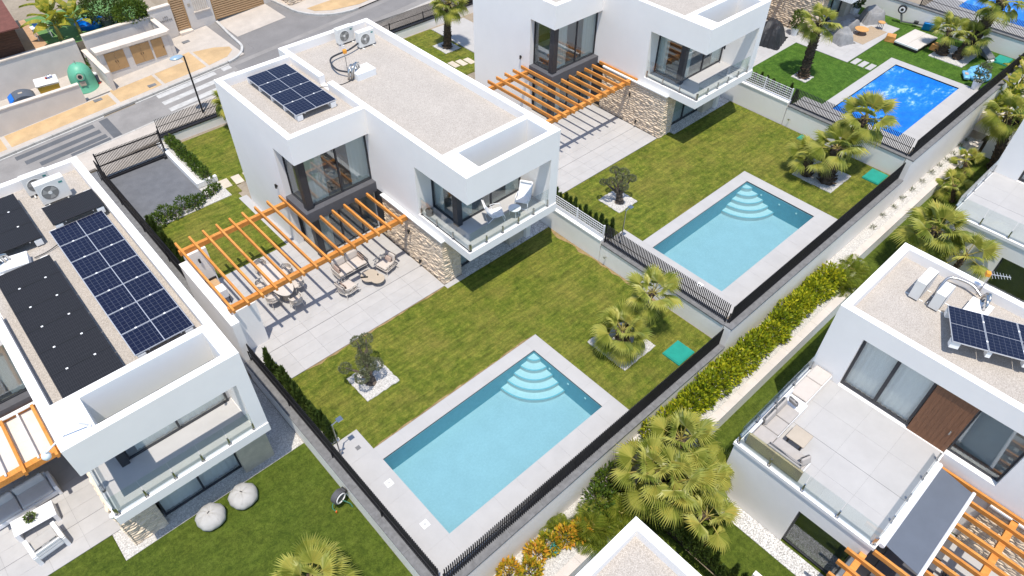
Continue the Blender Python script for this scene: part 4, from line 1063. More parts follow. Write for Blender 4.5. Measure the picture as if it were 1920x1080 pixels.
def ac(label, loc, rz=0.0, w=.95, h=.86, d=.34, group='air conditioner units on the roofs'):
    t = thing('air_conditioner', label, 'air conditioner', loc, rz, group)
    MB().box(-w / 2, w / 2, 0, d, .08, h).build('casing', ACM, t, bevel=.015)
    ring = MB(); cx, cz, r = -w * .12, h * .53, min(w, h) * .31
    n = 24
    for k in range(n):
        a0, a1_ = 2 * math.pi * k / n, 2 * math.pi * (k + 1) / n
        ring.quad((cx + r * math.cos(a0), -.012, cz + r * math.sin(a0)), (cx + r * math.cos(a1_), -.012, cz + r * math.sin(a1_)), (cx + r * 1.09 * math.cos(a1_), -.004, cz + r * 1.09 * math.sin(a1_)), (cx + r * 1.09 * math.cos(a0), -.004, cz + r * 1.09 * math.sin(a0)))
    ring.build('fan_ring', ACM, t)
    MB()._add([(cx + r * math.cos(2 * math.pi * k / n), -.003, cz + r * math.sin(2 * math.pi * k / n)) for k in range(n)], [tuple(range(n))[::-1]] ).build('fan_opening', mat('fan_shadow_grey', (.20, .195, .185), .6, .05), t)
    bl = MB()
    for k in range(3):
        a0 = 2.1 * k + .5
        pts = [(cx + r * .25 * math.cos(a0), -.008, cz + r * .25 * math.sin(a0)), (cx + r * .93 * math.cos(a0 - .35), -.010, cz + r * .93 * math.sin(a0 - .35)), (cx + r * .93 * math.cos(a0 + .5), -.006, cz + r * .93 * math.sin(a0 + .5)), (cx + r * .25 * math.cos(a0 + .9), -.005, cz + r * .25 * math.sin(a0 + .9))]
        bl.quad(*pts)
    bl.build('fan_blade', mat('fan_blade_grey', (.34, .33, .31), .5, .05), t)
    hb = MB(); hb.tube([(cx, .0, cz), (cx, -.016, cz)], r * .24, 12); hb.build('fan_hub', ACM, t)
    MB().box(w * .27, w * .40, -.006, -.001, h * .78, h * .86).build('badge', mat('green_badge', (0.05, 0.22, 0.2), .5, .02), t)
    cg = MB(); cg.box(-w / 2 + .05, w / 2 - .12, d + .002, d + .012, .14, h - .05); cg.build('coil_grille', DARKW, t)
    for i in range(9): MB().box(-w / 2 + .05, w / 2 - .12, d + .013, d + .02, .16 + i * .08, .175 + i * .08).build('grille_bar', ALU, t)
    for x in (-w * .33, w * .33): MB().box(x - .025, x + .025, -.16, d + .16, .0, .05).build('foot_rail', ACM, t)
    return t
ac('front air conditioner with round fan on the middle villa roof', (11.75, 16.55, 6.65))
ac('rear air conditioner against the back parapet of the middle villa', (11.15, 17.55, 6.65))
ac('large fan unit by the back parapet of the lower left roof', (-4.25, 15.55, 5.53), 0, 1.1, 1.0, .38)
ac('second unit behind the large fan unit on the lower left roof', (-4.55, 16.55, 5.53), 0, 1.0, .9, .36)
ac('left of two roof air conditioners on the house with the corner sofa', (18.05, -10.30, 4.66), R(180), 1.08, .92, .36)
ac('right of two roof air conditioners on the house with the corner sofa', (17.95, -11.05, 4.66), R(180), .86, .84, .36)
def mast(label, loc, rz, s=1.0):
    """roof duct box with pipes, mast and aerial"""
    t = thing('roof_duct', label, 'roof equipment', loc, rz)
    MB().box(-.1, .95, -.38, .38, -.02, .34).build('duct_box', WHITE2, t)
    for k, (a, c) in enumerate(((0, .10), (.14, .16), (-.16, .13))):
        MB().tube([(.25 + a, c, .33), (.2 + a, c, .62), (.02 + a, c - .1, .72), (-.18 + a, c - .2, .56), (-.28 + a, c - .22, .10)], .055, 8).build('lagged_pipe', STEEL, t, smooth=True)
    return t
mast('white duct box with silver pipes on the middle villa roof', (9.45, 14.25, 6.65), 0)
mast('white duct box with pipes on the lower left roof beside black modules', (-7.2, 12.55, 5.53), R(-10))
mast('white duct box with silver hoses on the right edge roof', (18.9, -12.4, 4.66), R(180))
def aerial(label, loc, h, rz):
    t = thing('tv_aerial', label, 'aerial', loc, rz, 'television aerials on the roofs')
    MB().cyl(0, 0, 0, h, .02, n=8).build('mast', STEEL, t)
    b = MB().bar((-.15, 0, h - .1), (.65, 0, h - .05), .02)
    for i in range(7): b.bar((.02 + i * .1, -.22 + i * .015, h - .09 + i * .006), (.02 + i * .1, .22 - i * .015, h - .09 + i * .006), .012)
    b.build('boom', ALU, t)
    MB().box(-.18, -.02, -.09, .09, h - .18, h - .0).build('dipole_box', mat('orange_plastic', (0.75, 0.30, 0.03), .5, .03), t, bevel=.02)
    return t
aerial('thin aerial with orange box beside the middle villa air conditioners', (9.35, 14.75, 6.65), 1.35, R(70))
aerial('aerial with orange tip and white rods at the right edge roof', (19.6, -12.05, 4.66), 1.2, R(-60))
def hose(label, pts, r, m, cat='pipe', name='roof_pipe'):
    o = MB().tube(pts, r, 8).build(name, m, None, smooth=True)
    return tag(o, label, cat)
def curve(pts, n=8):
    out = []; P = [Vector(p) for p in pts]; P = [P[0]] + P + [P[-1]]
    for i in range(1, len(P) - 2):
        for k in range(n):
            t = k / n; a, b, c, d = P[i - 1], P[i], P[i + 1], P[i + 2]
            out.append(.5 * ((2 * b) + (c - a) * t + (2 * a - 5 * b + 4 * c - d) * t * t + (3 * b - a - 3 * c + d) * t ** 3))
    return out + [P[-2]]
hose('dark curved hose between duct box and air conditioners, middle villa', curve([(9.3, 14.4, 6.95), (9.0, 15.2, 6.9), (9.4, 16.3, 6.9), (10.6, 16.5, 6.9), (11.3, 16.7, 6.95)]), .045, DARK)
hose('thin cable crossing the gap in the middle villa roof parapet', curve([(9.3, 14.2, 6.68), (8.6, 14.15, 6.67), (7.9, 14.5, 6.67), (7.4, 14.7, 6.67)]), .018, DARK, 'cable')
hose('silver lagged pipe from the left roof unit, right edge roof', curve([(17.6, -10.95, 4.8), (17.9, -11.1, 4.78), (18.7, -10.95, 4.8), (19.35, -11.0, 5.0), (19.5, -11.7, 5.05), (19.35, -12.2, 4.9)]), .055, STEEL)
hose('black cable running to the slanting solar array', curve([(18.8, -12.4, 4.7), (18.2, -12.1, 4.69), (17.75, -11.5, 4.69)]), .02, DARK, 'cable')
hose('black cable between the roof duct and blue array, lower left roof', curve([(-6.1, 12.6, 5.56), (-5.6, 12.65, 5.56), (-5.1, 12.8, 5.6)]), .018, DARK, 'cable')

# ------------------------------------------------------------------ plants
ORD = ('first second third fourth fifth sixth seventh eighth ninth tenth eleventh twelfth thirteenth fourteenth fifteenth sixteenth seventeenth eighteenth nineteenth twentieth').split()
def fan_leaf(seed, droop=0.25, n=30, spread=108, flat=.64):
    r = random.Random(seed); b = MB()
    Lp = .66; Rr = .68
    c = Vector((Lp, 0, 0))
    for i in range(n):
        a0 = R(-spread + 2 * spread * i / n); a1 = R(-spread + 2 * spread * (i + 1) / n); am = (a0 + a1) / 2
        rr = Rr * (.72 + .28 * math.cos(am * .62)) * r.uniform(.92, 1.05)
        rm = rr * flat; fold = .035
        def P(a, q, z): return (c.x + q * math.cos(a), q * math.sin(a), z - droop * (q / Rr) ** 2 * (.5 + .5 * abs(math.sin(am))))
        tip = P(am + r.uniform(-.02, .02), rr, -r.uniform(0.0, .16) - droop * .3)
        mid = P(am, rm, fold); A = P(a0, rm, -fold * .3); B2 = P(a1, rm, -fold * .3)
        b._add([tuple(c), A, mid, B2, tip], [(0, 1, 2), (0, 2, 3), (1, 4, 2), (2, 4, 3)])
    me = b.mesh('leaf'); me.materials.append(PALML); me.materials.append(PETI)
    p = MB().bar((0, 0, .05), (Lp + .03, 0, .0), .032, .02)
    nb = len(b.v)
    v = b.v + p.v; f = b.f + [tuple(i + nb for i in q) for q in p.f]
    me2 = bpy.data.meshes.new('leaf'); me2.from_pydata(v, [], f); me2.update()
    me2.materials.append(PALML); me2.materials.append(PETI)
    me2.polygons.foreach_set('material_index', [0] * len(b.f) + [1] * len(p.f))
    return me2
FANS = [fan_leaf(k, d, n) for k, (d, n) in enumerate(((.06, 28), (.12, 30), (.20, 28), (.42, 28)))]
def trunk_mesh(pts, r0, r1, seed):
    r = random.Random(seed); b = MB(); N = len(pts)
    rs = [(r0 + (r1 - r0) * i / (N - 1)) * (1.25 if i == 0 else 1) * r.uniform(.93, 1.07) for i in range(N)]
    b.tube(pts, rs, 12, True, .10)
    # old leaf bases
    for i in range(N - 1):
        p = Vector(pts[i]).lerp(Vector(pts[i + 1]), .5)
        for k in range(8):
            a = k * 2 * math.pi / 8 + i * .42 + r.uniform(-.2, .2); q = rs[i]
            o = Vector((math.cos(a), math.sin(a), 0)); s = Vector((-o.y, o.x, 0)) * q * .36
            base = p + o * q * .92; tip = p + o * q * r.uniform(1.18, 1.42) + Vector((0, 0, r.uniform(.07, .17)))
            b._add([base - s, base + s, tip + s * .5, tip - s * .5, base + Vector((0, 0, .12))], [(0, 1, 2, 3), (0, 3, 4), (1, 4, 2)])
    return b
def palm(label, base, top, s=1.0, nl=24, r0=.26, seed=0, group='fan palms', low=-35, dead=0):
    r = random.Random(seed + 11)
    base = Vector(base); top = Vector(top)
    t = thing('fan_palm', label, 'palm tree', base, 0, group)
    v = top - base; N = max(4, int(v.length / .16))
    mid = v * .5 + Vector((v.x * -.18, v.y * -.18, 0))
    pts = [(v * 0) * (1 - q) ** 2 + mid * 2 * q * (1 - q) + v * q * q for q in [i / N for i in range(N + 1)]]
    trunk_mesh(pts, r0, r0 * .72, seed).build('trunk', TRUNK, t)
    if dead:
        for k in range(dead):
            a = r.uniform(0, 6.28)
            place('dry_leaf', FANS[3], t, v - Vector((0, 0, .12)), rot=(r.uniform(-.3, .3), R(62), a), scale=s * r.uniform(.55, .75))
    for i in range(nl):
        f = i / (nl - 1)
        az = i * 2.39996 + r.uniform(-.25, .25)
        el = R(80 - (80 - low) * f ** .85 + r.uniform(-8, 8))
        me = FANS[min(3, int(f * 4))]
        place('leaf', me, t, v + Vector((math.cos(az), math.sin(az), 0)) * .05 - Vector((0, 0, .10 * f)), rot=(r.uniform(-.35, .35), -el, az), scale=s * r.uniform(.85, 1.08) * (.82 + .18 * min(1, f * 3)))
    return t
palm('dense low fan palm on the pebble square nearest the teal lid', (10.85, -2.55, 0), (10.80, -2.45, 1.25), 1.05, 22, .30, 1)
palm('looser taller fan palm right behind the dense low palm', (11.7, -2.0, 0), (12.45, -2.55, 2.5), 1.0, 15, .17, 2, low=-30)
palm('tallest fan palm of the triple group before the blue covered pool', (27.9, -2.2, PZ[2]), (28.85, -2.9, PZ[2] + 3.3), 1.3, 18, .26, 3)
palm('middle fan palm of the triple group, thick dark trunk', (27.2, -2.75, PZ[2]), (27.3, -2.6, PZ[2] + 2.0), 1.2, 15, .36, 4, low=-10)
palm('lowest fan palm of the triple group, left side of its bed', (26.9, -1.7, PZ[2]), (26.7, -1.65, PZ[2] + 1.15), 1.0, 12, .24, 5, low=-8)
palm('leaning fan palm with shaggy trunk on the top right lawn', (34.13, 3.2, PZ[3]), (34.25, 3.35, PZ[3] + 3.4), .92, 18, .27, 6, low=-30)
palm('left fan palm of the group beside the day bed', (43.7, -1.25, PZ[3]), (43.9, -1.05, PZ[3] + 1.5), .95, 13, .28, 7, low=-5)
palm('front fan palm of the group beside the day bed', (43.8, -2.15, PZ[3]), (44.3, -2.35, PZ[3] + 1.35), .95, 14, .24, 8, low=-12)
palm('tall fan palm leaning over the top right slat fence', (45.0, -2.2, PZ[3]), (44.8, -2.9, PZ[3] + 3.7), 1.2, 17, .36, 9)
palm('tall single fan palm on the small lawn by the street', (21.64, 22.75, PZ[2]), (21.8, 22.6, PZ[2] + 3.1), 1.05, 24, .24, 10, dead=3)
palm('fan palm half hidden behind the middle villa near the street', (6.95, 24.4, 0), (6.75, 24.6, 1.9), .9, 18, .2, 11)
palm('fan palm cut by the bottom edge on the beanbag lawn', (-4.5, -2.4, PZ[0]), (-4.5, -2.45, .55), 1.15, 26, .3, 12)
palm('upper fan palm of the dense clump by the retaining wall', (8.5, -7.9, LV[1][3]), (8.95, -7.2, .3), 1.2, 17, .26, 13)
palm('left fan palm of the dense clump by the retaining wall', (7.25, -8.0, LV[1][3]), (7.2, -7.15, -.05), 1.25, 17, .3, 14)
palm('centre fan palm of the dense clump, yellowing lower leaves', (7.6, -8.3, LV[1][3]), (7.6, -8.1, -.2), 1.3, 18, .3, 15)
palm('right fan palm of the dense clump beside the white house', (7.9, -8.9, LV[1][3]), (8.7, -8.6, -.35), 1.15, 15, .26, 16)
palm('low fan palm of the dense clump over the clipped lawn', (7.3, -9.0, LV[1][3]), (7.75, -9.6, -.85), 1.05, 11, .2, 17)
palm('broad fan palm behind the roof corner at the right edge', (27.2, -8.2, LV[2][3]), (27.5, -8.6, 1.2), 1.4, 22, .3, 18)
palm('small fan palm below the glass terrace, right edge', (27.5, -10.1, LV[2][3]), (27.66, -10.28, .55), 1.2, 12, .16, 19)
palm('small young palm on the narrow upper right lawn, nearer one', (34.87, -7.45, LV[2][3]), (34.84, -7.14, -.5), .8, 12, .13, 20)
palm('small young palm on the narrow upper right lawn, farther one', (37.4, -6.9, LV[2][3]), (37.65, -6.64, -.4), .8, 12, .13, 21)
palm('tall shaggy palm against the house at the right edge', (40.0, -7.8, LV[2][3]), (40.0, -7.0, 2.0), 1.25, 18, .28, 22)

def leaf_cloud(n, shape, size, seed, m, name='foliage', up=.3, aspect=.45):
    """n small pointed leaves spread through a volume; shape(r) returns (point, outward)"""
    r = random.Random(seed); b = MB()
    for _ in range(n):
        p, o = shape(r)
        p = Vector(p); o = (Vector(o) + Vector((r.uniform(-1, 1), r.uniform(-1, 1), r.uniform(-.6, 1) + up)) * .8).normalized()
        s = o.cross(Vector((r.uniform(-1, 1), r.uniform(-1, 1), r.uniform(-1, 1)))).normalized()
        L = size * r.uniform(.6, 1.25); w = L * aspect
        tip = p + o * L; m1 = p + o * L * .45 + s * w * .5; m2 = p + o * L * .45 - s * w * .5
        b._add([p, m1, tip, m2], [(0, 1, 2, 3)])
    me = b.mesh(name); me.materials.append(m)
    return me
def ell(rx, ry, rz, shell=.55):
    def f(r):
        while True:
            p = Vector((r.uniform(-1, 1), r.uniform(-1, 1), r.uniform(-1, 1)))
            if p.length <= 1 and p.length > .02: break
        q = p.normalized() * (shell + (1 - shell) * p.length)
        return (q.x * rx, q.y * ry, q.z * rz), p.normalized()
    return f
# clipped cypress row, one mesh per variant
def cone(h, rad):
    def f(r):
        z = r.random() ** 1.15; q = rad * (1 - z) ** .75 * math.sqrt(r.uniform(.25, 1)); a = r.uniform(0, 6.283)
        return (q * math.cos(a), q * math.sin(a), .05 + z * h), (math.cos(a) * .35, math.sin(a) * .35, 1.0)
    return f
CYP = [leaf_cloud(620, cone(1.0, .19), .17, k, CYPL, up=1.0, aspect=.32) for k in range(4)]
def cypress(label, x, y, z, h, group, k):
    t = thing('cypress', label, 'conifer', (x, y, z), rng.uniform(0, 6), group)
    place('foliage', CYP[k % 4], t, (0, 0, 0), scale=(rng.uniform(.85, 1.2), rng.uniform(.85, 1.2), h))
    MB().cyl(0, 0, 0, .35 * h, .025, n=6).build('stem', OLIVEB, t)
for i in range(19):
    cypress(ORD[i] + ' small cypress from the shower end of the row by the near lawn', -.98 + rng.uniform(-.06, .06), 1.95 + i * .258, 0, rng.uniform(.75, 1.35), 'cypress row by the near pool', i)
for i in range(12):
    cypress(ORD[i] + ' small cypress from the pool end, inside the white bar fence', PX[2] - .98 + rng.uniform(-.05, .05), 2.0 + i * .34, PZ[2], rng.uniform(.7, 1.05), 'cypress row of the second garden', i)
for i in range(10):
    cypress(ORD[i] + ' small cypress from the pool end, behind the upper white bar fence', PX[3] - .98, 2.0 + i * .4, PZ[3], rng.uniform(.6, .9), 'cypress row of the third garden', i)
for i in range(15):
    cypress(ORD[i] + ' cypress from the pergola end along the fence below the driveway', -1.03 + rng.uniform(-.05, .05), 13.5 + i * .37, 0, rng.uniform(.8, 1.5), 'cypress row beside the small back lawn', i)
for i in range(13):
    cypress(ORD[i] + ' cypress from the palm clump beside the pointed white roof', 6.75 + rng.uniform(-.1, .1), -8.6 - i * .36, LV[0][3] + 1.1, rng.uniform(.8, 1.4), 'cypress row at the bottom edge', i)

def olive(label, x, y, z, s, pads, seed):
    t = thing('olive_tree', label, 'olive tree', (x, y, z), 0, 'cloud pruned olive trees')
    r = random.Random(seed)
    b = MB(); b.tube([(0, 0, 0), (.03, .02, .18), (-.02, .03, .42), (.0, .0, .62)], [.27, .20, .17, .13], 10, True, .16)
    for px, py, pz, q in pads:
        b.tube([(0, 0, .45), (px * .4, py * .4, .5 + (pz - .5) * .35), (px * .85, py * .85, pz - q * .3), (px, py, pz)], [.09, .06, .04, .025], 7, True, .1)
    b.build('trunk', OLIVEB, t, smooth=False).scale = (s,) * 3
    for k, (px, py, pz, q) in enumerate(pads):
        me = leaf_cloud(int(900 * q / .3), ell(q, q, q * .62, .5), .062, seed * 10 + k, OLIVEL, aspect=.5)
        place('foliage_pad', me, t, (px * s, py * s, pz * s), scale=s)
    return t
olive('olive tree with flat clipped pads nearest the camera, twisted trunk', 1.75, 3.35, 0, 1.0, [(0, 0, 1.2, .38), (-.45, -.25, .95, .30), (.35, -.1, 1.0, .30), (-.75, .45, 1.15, .26), (.25, .45, 1.45, .30), (.15, .8, 1.8, .26), (.55, .75, 1.7, .28), (0, .3, 1.25, .30)], 4)
olive('second olive tree with rounded pads and thick black trunk', 17.5, 3.55, PZ[2], 1.05, [(0, .1, 1.3, .30), (-.5, .25, 1.35, .24), (.45, .3, 1.4, .27), (.1, .6, 1.55, .24), (-.2, -.3, 1.2, .22), (.55, -.15, 1.25, .22), (-.65, .6, 1.2, .18)], 5)

def shrub(label, x, y, z, rx, ry, rz, m, n, size, seed, group, cat='shrub', name='shrub', aspect=.45):
    t = thing(name, label, cat, (x, y, z), 0, group)
    place('foliage', leaf_cloud(n, ell(rx, ry, rz, .35), size, seed, m, aspect=aspect), t, (0, 0, rz * .8))
    b = MB()
    for k in range(4):
        a = k * 1.6 + seed
        b.tube([(0, 0, -.02), (rx * .5 * math.cos(a), ry * .5 * math.sin(a), rz * .9)], [.02, .012], 5)
    b.build('stem', OLIVEB, t)
    return t
# long hedge in the planter of the corner sofa house
hg = thing('hedge', 'long yellow green hedge under the white retaining wall', 'hedge', (9.0, -6.2, LV[1][2]))
for i in range(30):
    x = i * .47
    ry = rng.uniform(.52, .68); rz_ = rng.uniform(.46, .66)
    place('foliage', leaf_cloud(520, ell(.46, ry, rz_, .45), .19, i + 100, HEDGEL), hg, (x + rng.uniform(-.08, .08), rng.uniform(-.12, .08), rz_ * .8))
    MB().tube([(0, 0, -.02), (.05, .03, .5)], [.03, .015], 5).build('stem', OLIVEB, hg, (x, 0, 0))
for i in range(12):
    x = -2.6 + i * .62
    shrub(ORD[i] + ' orange leaved shrub from the bottom edge, under the retaining wall', x, -6.1 + rng.uniform(-.25, .25) - .25 * (i % 2), LV[0][2], .40, .40, rng.uniform(.34, .48), FLAMEL, 420, .19, i + 200, 'orange leaved shrubs at the bottom')
for x, y, s in ((5.5, -6.3, .6), (6.2, -6.0, .55), (6.6, -5.95, .6)):
    shrub({5.5: 'first', 6.2: 'second', 6.6: 'third'}[x] + ' green bush from the orange shrubs, before the palm clump', x, y, LV[0][2] + .2, s, s, .6, SHRUBL, 420, .2, int(x * 10), 'green bushes by the palm clump')
for i in range(16):
    y = 20.75 + i * .32
    shrub(ORD[i] + ' glossy bush from the lower end of the white driveway planter', 2.98 + rng.uniform(-.06, .06), y, .18, .27, .24, rng.uniform(.30, .42), SHRUBL, 230, .15, i + 300, 'bushes in the driveway planter')
for i, (x, y, q) in enumerate(((-.55, 19.0, .42), (-.05, 19.3, .45), (.35, 19.1, .36), (.95, 19.35, .46), (1.45, 19.2, .40), (1.8, 19.35, .3), (2.35, 19.6, .24), (2.75, 19.75, .26), (3.05, 19.9, .2))):
    shrub(ORD[i] + ' low bush from the dark fence, at the foot of the driveway', x, y, .02, q * .85, q * .85, q, SHRUBL, int(750 * q), .15, i + 330, 'bushes below the driveway')
for i, (x, y) in enumerate(((27.8, -5.8), (29.2, -5.68), (30.36, -5.75), (31.5, -5.69), (32.7, -5.72), (33.9, -5.72), (35.2, -5.72), (36.3, -5.69), (37.2, -5.73), (38.2, -5.7), (39.3, -5.66), (40.3, -5.7))):
    t = thing('grass_tuft', ORD[i] + ' tiny tuft from the lower end of the white pebble planter', 'plant', (x, y, LV[2][2]), 0, 'tufts in the pebble planter')
    place('foliage', leaf_cloud(34, ell(.06, .06, .05), .24, i + 400, OLIVEL, up=1.2, aspect=.12), t, (0, 0, .05))
for i, (x, y) in enumerate(((41.9, -5.9), (42.5, -6.1), (43.1, -5.85), (43.8, -6.05), (44.5, -5.95), (45.4, -6.05))):
    shrub(ORD[i] + ' bright bush from the lower end of the upper right planter', x, y, LV[3][2], .42, .42, .42, HEDGEL, 330, .19, i + 420, 'bushes in the upper right planter')
def frond(seed, L=1.5, droop=.8):
    r = random.Random(seed); b = MB(); n = 22; P = []
    for i in range(n + 1):
        f = i / n; P.append(Vector((L * (f - .18 * f * f), 0, L * (.55 * f - droop * f * f))))
    b.tube(P, [.012 * (1 - .7 * i / n) for i in range(n + 1)], 4, False)
    for i in range(3, n + 1):
        p = P[i]; l = .42 * math.sin(math.pi * min(1, .15 + .85 * i / n) ** .8) + .08
        for s in (-1, 1):
            d = Vector((.55, s * .85, -.28 + r.uniform(-.1, .1))).normalized(); q = Vector((.02, 0, 0))
            b._add([p, p + d * l * .5 + q, p + d * l + Vector((0, 0, -l * .25)), p + d * l * .5 - q], [(0, 1, 2, 3)])
    me = b.mesh('frond'); me.materials.append(ARECAL); return me
FROND = [frond(k, 1.0, d) for k, d in enumerate((.45, .7, .95))]
def areca(label, x, y, z, s, n, seed):
    t = thing('areca_palm', label, 'feather palm', (x, y, z), 0, 'feathery palms by the retaining wall')
    r = random.Random(seed)
    for i in range(n):
        a = i * 2.39996; f = i / n
        place('frond', FROND[i % 3], t, (r.uniform(-.12, .12), r.uniform(-.12, .12), .1), rot=(r.uniform(-.3, .3), -R(62 - 62 * f), a), scale=s * r.uniform(.75, 1.15))
    for k in range(5): MB().tube([(0, 0, 0), (r.uniform(-.15, .15), r.uniform(-.15, .15), .5 * s)], [.03, .02], 5).build('cane', PETI, t)
    return t
areca('feathery palm behind the roof corner, upper of the right pair', 24.1, -6.6, LV[2][2] - .6, 1.3, 32, 1)
areca('feathery palm at the planter end, lower of the right pair', 22.9, -6.75, LV[1][2], 1.1, 26, 2)
areca('feathery palm drooping over the pointed roof corner', 4.6, -6.8, LV[0][2], 1.25, 30, 3)
areca('feathery palm between orange shrubs and pointed roof', 5.9, -7.1, LV[0][2], 1.15, 26, 4)
areca('pale wispy palm against the white retaining wall', 3.7, -5.9, LV[0][2], .75, 12, 5)
def big_leaf(L=1.3, w=.34):
    b = MB(); n = 10
    for s in (-1, 1):
        for i in range(n):
            f0, f1 = i / n, (i + 1) / n
            def p(f, k): 
                x = .35 * L + .65 * L * f; q = w * math.sin(math.pi * min(1, .06 + .94 * f) ** .75) ** .8 if f < 1 else .01
                return (x, s * q * k, -.28 * L * f * f + .10 * k)
            b._add([p(f0, 0), p(f1, 0), p(f1, 1), p(f0, 1)], [(0, 1, 2, 3)] if s > 0 else [(0, 3, 2, 1)])
    b.bar((0, 0, -.02), (.4 * L, 0, 0), .03)
    me = b.mesh('leaf'); me.materials.append(BANAL); return me
BIGL = [big_leaf(1.3, .26), big_leaf(1.2, .3), big_leaf(1.0, .22)]
def banana(label, x, y, z, s, n, seed, h=.8):
    t = thing('banana_plant', label, 'banana plant', (x, y, z), 0, 'banana plants')
    r = random.Random(seed)
    for i in range(n):
        a = i * 2.39996; f = i / n
        place('leaf', BIGL[i % 3], t, (r.uniform(-.1, .1), r.uniform(-.1, .1), h * (1 - .3 * f)), rot=(r.uniform(-.4, .4), -R(75 - 70 * f + r.uniform(-10, 10)), a), scale=s * r.uniform(.8, 1.15))
    for k in range(3): MB().tube([(r.uniform(-.1, .1), r.uniform(-.1, .1), 0), (0, 0, h)], [.08, .05], 7).build('stem', PETI, t)
    return t
banana('banana plant over the planter at the upper right edge', 42.7, -5.95, LV[3][2], 1.1, 8, 1, 1.2)
banana('second banana plant further along the upper right planter', 44.9, -6.0, LV[3][2], 1.2, 9, 2, 1.4)

# ------------------------------------------------------------------ across the street
def gz(x): return SL * x
wall('long low cream wall in front of the recycling bins, top left', -22, 1.02, 33.62, 33.84, -1.6, 1.42, 1, TCAP, ov=.04, m=TWALL, cat='wall')
wall('cream back wall of the recycling bay below the garden', -22, 2.6, 37.9, 38.15, -1.6, 2.28, 1, TCAP, ov=.05, m=TWALL)
wall('short cream end wall beside the green bottle bank', 2.72, 2.96, 33.66, 37.9, -.4, 1.52, 1, TCAP, ov=.04, m=TWALL)
sloped('pavement', PAVEG, [(-22, 2.75, 33.85, 37.9), (2.9, 7.6, 33.7, 35.0)], 0.112, .1)
u = thing('meter_cabinet_wall', 'cream utility wall with three tan double doors', 'wall', (2.97, 35.0, .1))
MB().box(0, 4.5, 0, .55, -.4, 2.10).build('wall', TWALL, u)
for i in range(3): MB().box(-.12 + i * 1.577, -.12 + (i + 1) * 1.577 - .01, -.16, .72, 2.10, 2.28).build('coping', TCAP, u)
for x0, x1, n in ((.32, 1.56, 2), (1.97, 3.23, 2), (3.36, 4.11, 1)):
    for k in range(n):
        w = (x1 - x0) / n
        d = MB().box(x0 + k * w + .006, x0 + (k + 1) * w - .006, -.035, -.002, .76, 1.98).build('door', TAND, u, bevel=.006)
        hx = x0 + (k + 1) * w - .07 if k == 0 else x0 + k * w + .07
        MB().box(hx - .015, hx + .015, -.06, -.036, 1.28, 1.42).build('handle', BLACK, d)
wall('cream garden wall with an overhanging dark bush, behind the tan doors', 3.0, 7.45, 37.45, 37.7, 0, 2.55, 1, TCAP, ov=.06, m=TWALL)
w = wall('taller cream wall with the house name beside the slatted gate', 7.47, 9.03, 37.45, 37.75, 0, 2.95, 1, TCAP, ov=.05, m=TWALL)
wall('short cream wall running back from the tan doors', 7.48, 7.72, 35.02, 37.42, 0, 2.35, 1, TCAP, ov=.05, m=TWALL)
def lettering(txt, size, loc, parent, m):
    c = bpy.data.curves.new('lettering', 'FONT'); c.body = txt; c.size = size; c.extrude = .006; c.align_x = 'CENTER'; c.space_character = 1.25
    o = bpy.data.objects.new('lettering', c); COL.objects.link(o)
    dg = bpy.context.evaluated_depsgraph_get(); me = bpy.data.meshes.new_from_object(o.evaluated_get(dg))
    bpy.data.objects.remove(o); me.materials.clear(); me.materials.append(m)
    return place('lettering', me, parent, loc, rot=(R(90), 0, 0))
LETT = mat('letter_metal', (0.16, 0.15, 0.15), .5, .05)
lettering('LOS', .17, (.20, -.165, 2.14), w, LETT); lettering('CEREZOS', .17, (.20, -.165, 1.92), w, LETT)
w2 = wall('cream wall with barred vent between garden gate and garage', 10.02, 11.84, 37.45, 37.75, 0, 3.3, None, None, m=TWALL)
MB().box(-.36, .62, -.18, -.151, 2.02, 3.0).build('vent_grille', mat('pale_grille', (.55, .5, .42), .7, .05), w2)
for i in range(7): MB().box(-.33 + i * .145, -.24 + i * .145, -.205, -.181, 2.04, 3.0).build('bar', TCAP, w2)
MB().box(-.46, .72, -.26, -.151, 1.94, 2.01).build('sill', TCAP, w2)
MB().box(-.74, -.56, -.17, -.151, 2.45, 2.66).build('meter_plate', BEIGET, w2)
def hgate(label, x0, x1, y, z0, h, cat='gate', sp=.155):
    t = thing('slatted_gate', label, cat, (x0, y, z0), 0, 'tan slatted gates')
    W = x1 - x0
    for i in range(int(h / sp)):
        MB().box(.05, W - .05, -.02, .03, .10 + i * sp, .10 + i * sp + .085).build('slat', TANG, t)
    MB().box(.0, .05, -.03, .05, 0, h).build('post', TAND, t); MB().box(W - .06, W, -.03, .05, 0, h).build('post', TAND, t)
    MB().box(.05, W - .05, .04, .06, .02, h).build('back_panel', TAND, t)
    return t
hgate('narrow tan slatted garden gate beside the house name', 9.05, 10.0, 37.62, gz(9.5) + .28, 2.6)
MB().box(0, .95, -.3, .2, -.1, .16).build('tread', TCAP, tag(thing('door_step', 'peach coloured step under the narrow tan gate', 'step', (9.05, 37.5, gz(9.5) + .1)), 'peach coloured step under the narrow tan gate', 'step'))
hgate('wide tan slatted garage gate above the pale driveway', 11.88, 15.75, 37.5, gz(13.8), 2.6)
wall('cream wall right of the garage gate', 15.77, 16.6, 37.45, 37.75, .6, 3.2, None, None, m=TWALL)
sw = thing('stone_wall', 'rough ochre stone wall corner cut by the top edge', 'wall', (16.9, 35.5, gz(16.9)))
MB().box(.05, 6, .05, 2.4, -.2, 2.2).build('core', MORTAR, sw)
stones(sw, (0.0, .03), (3.4, .03), .0, 2.1, -math.pi / 2); stones(sw, (.03, .03), (.03, 2.4), .0, 2.1, math.pi)
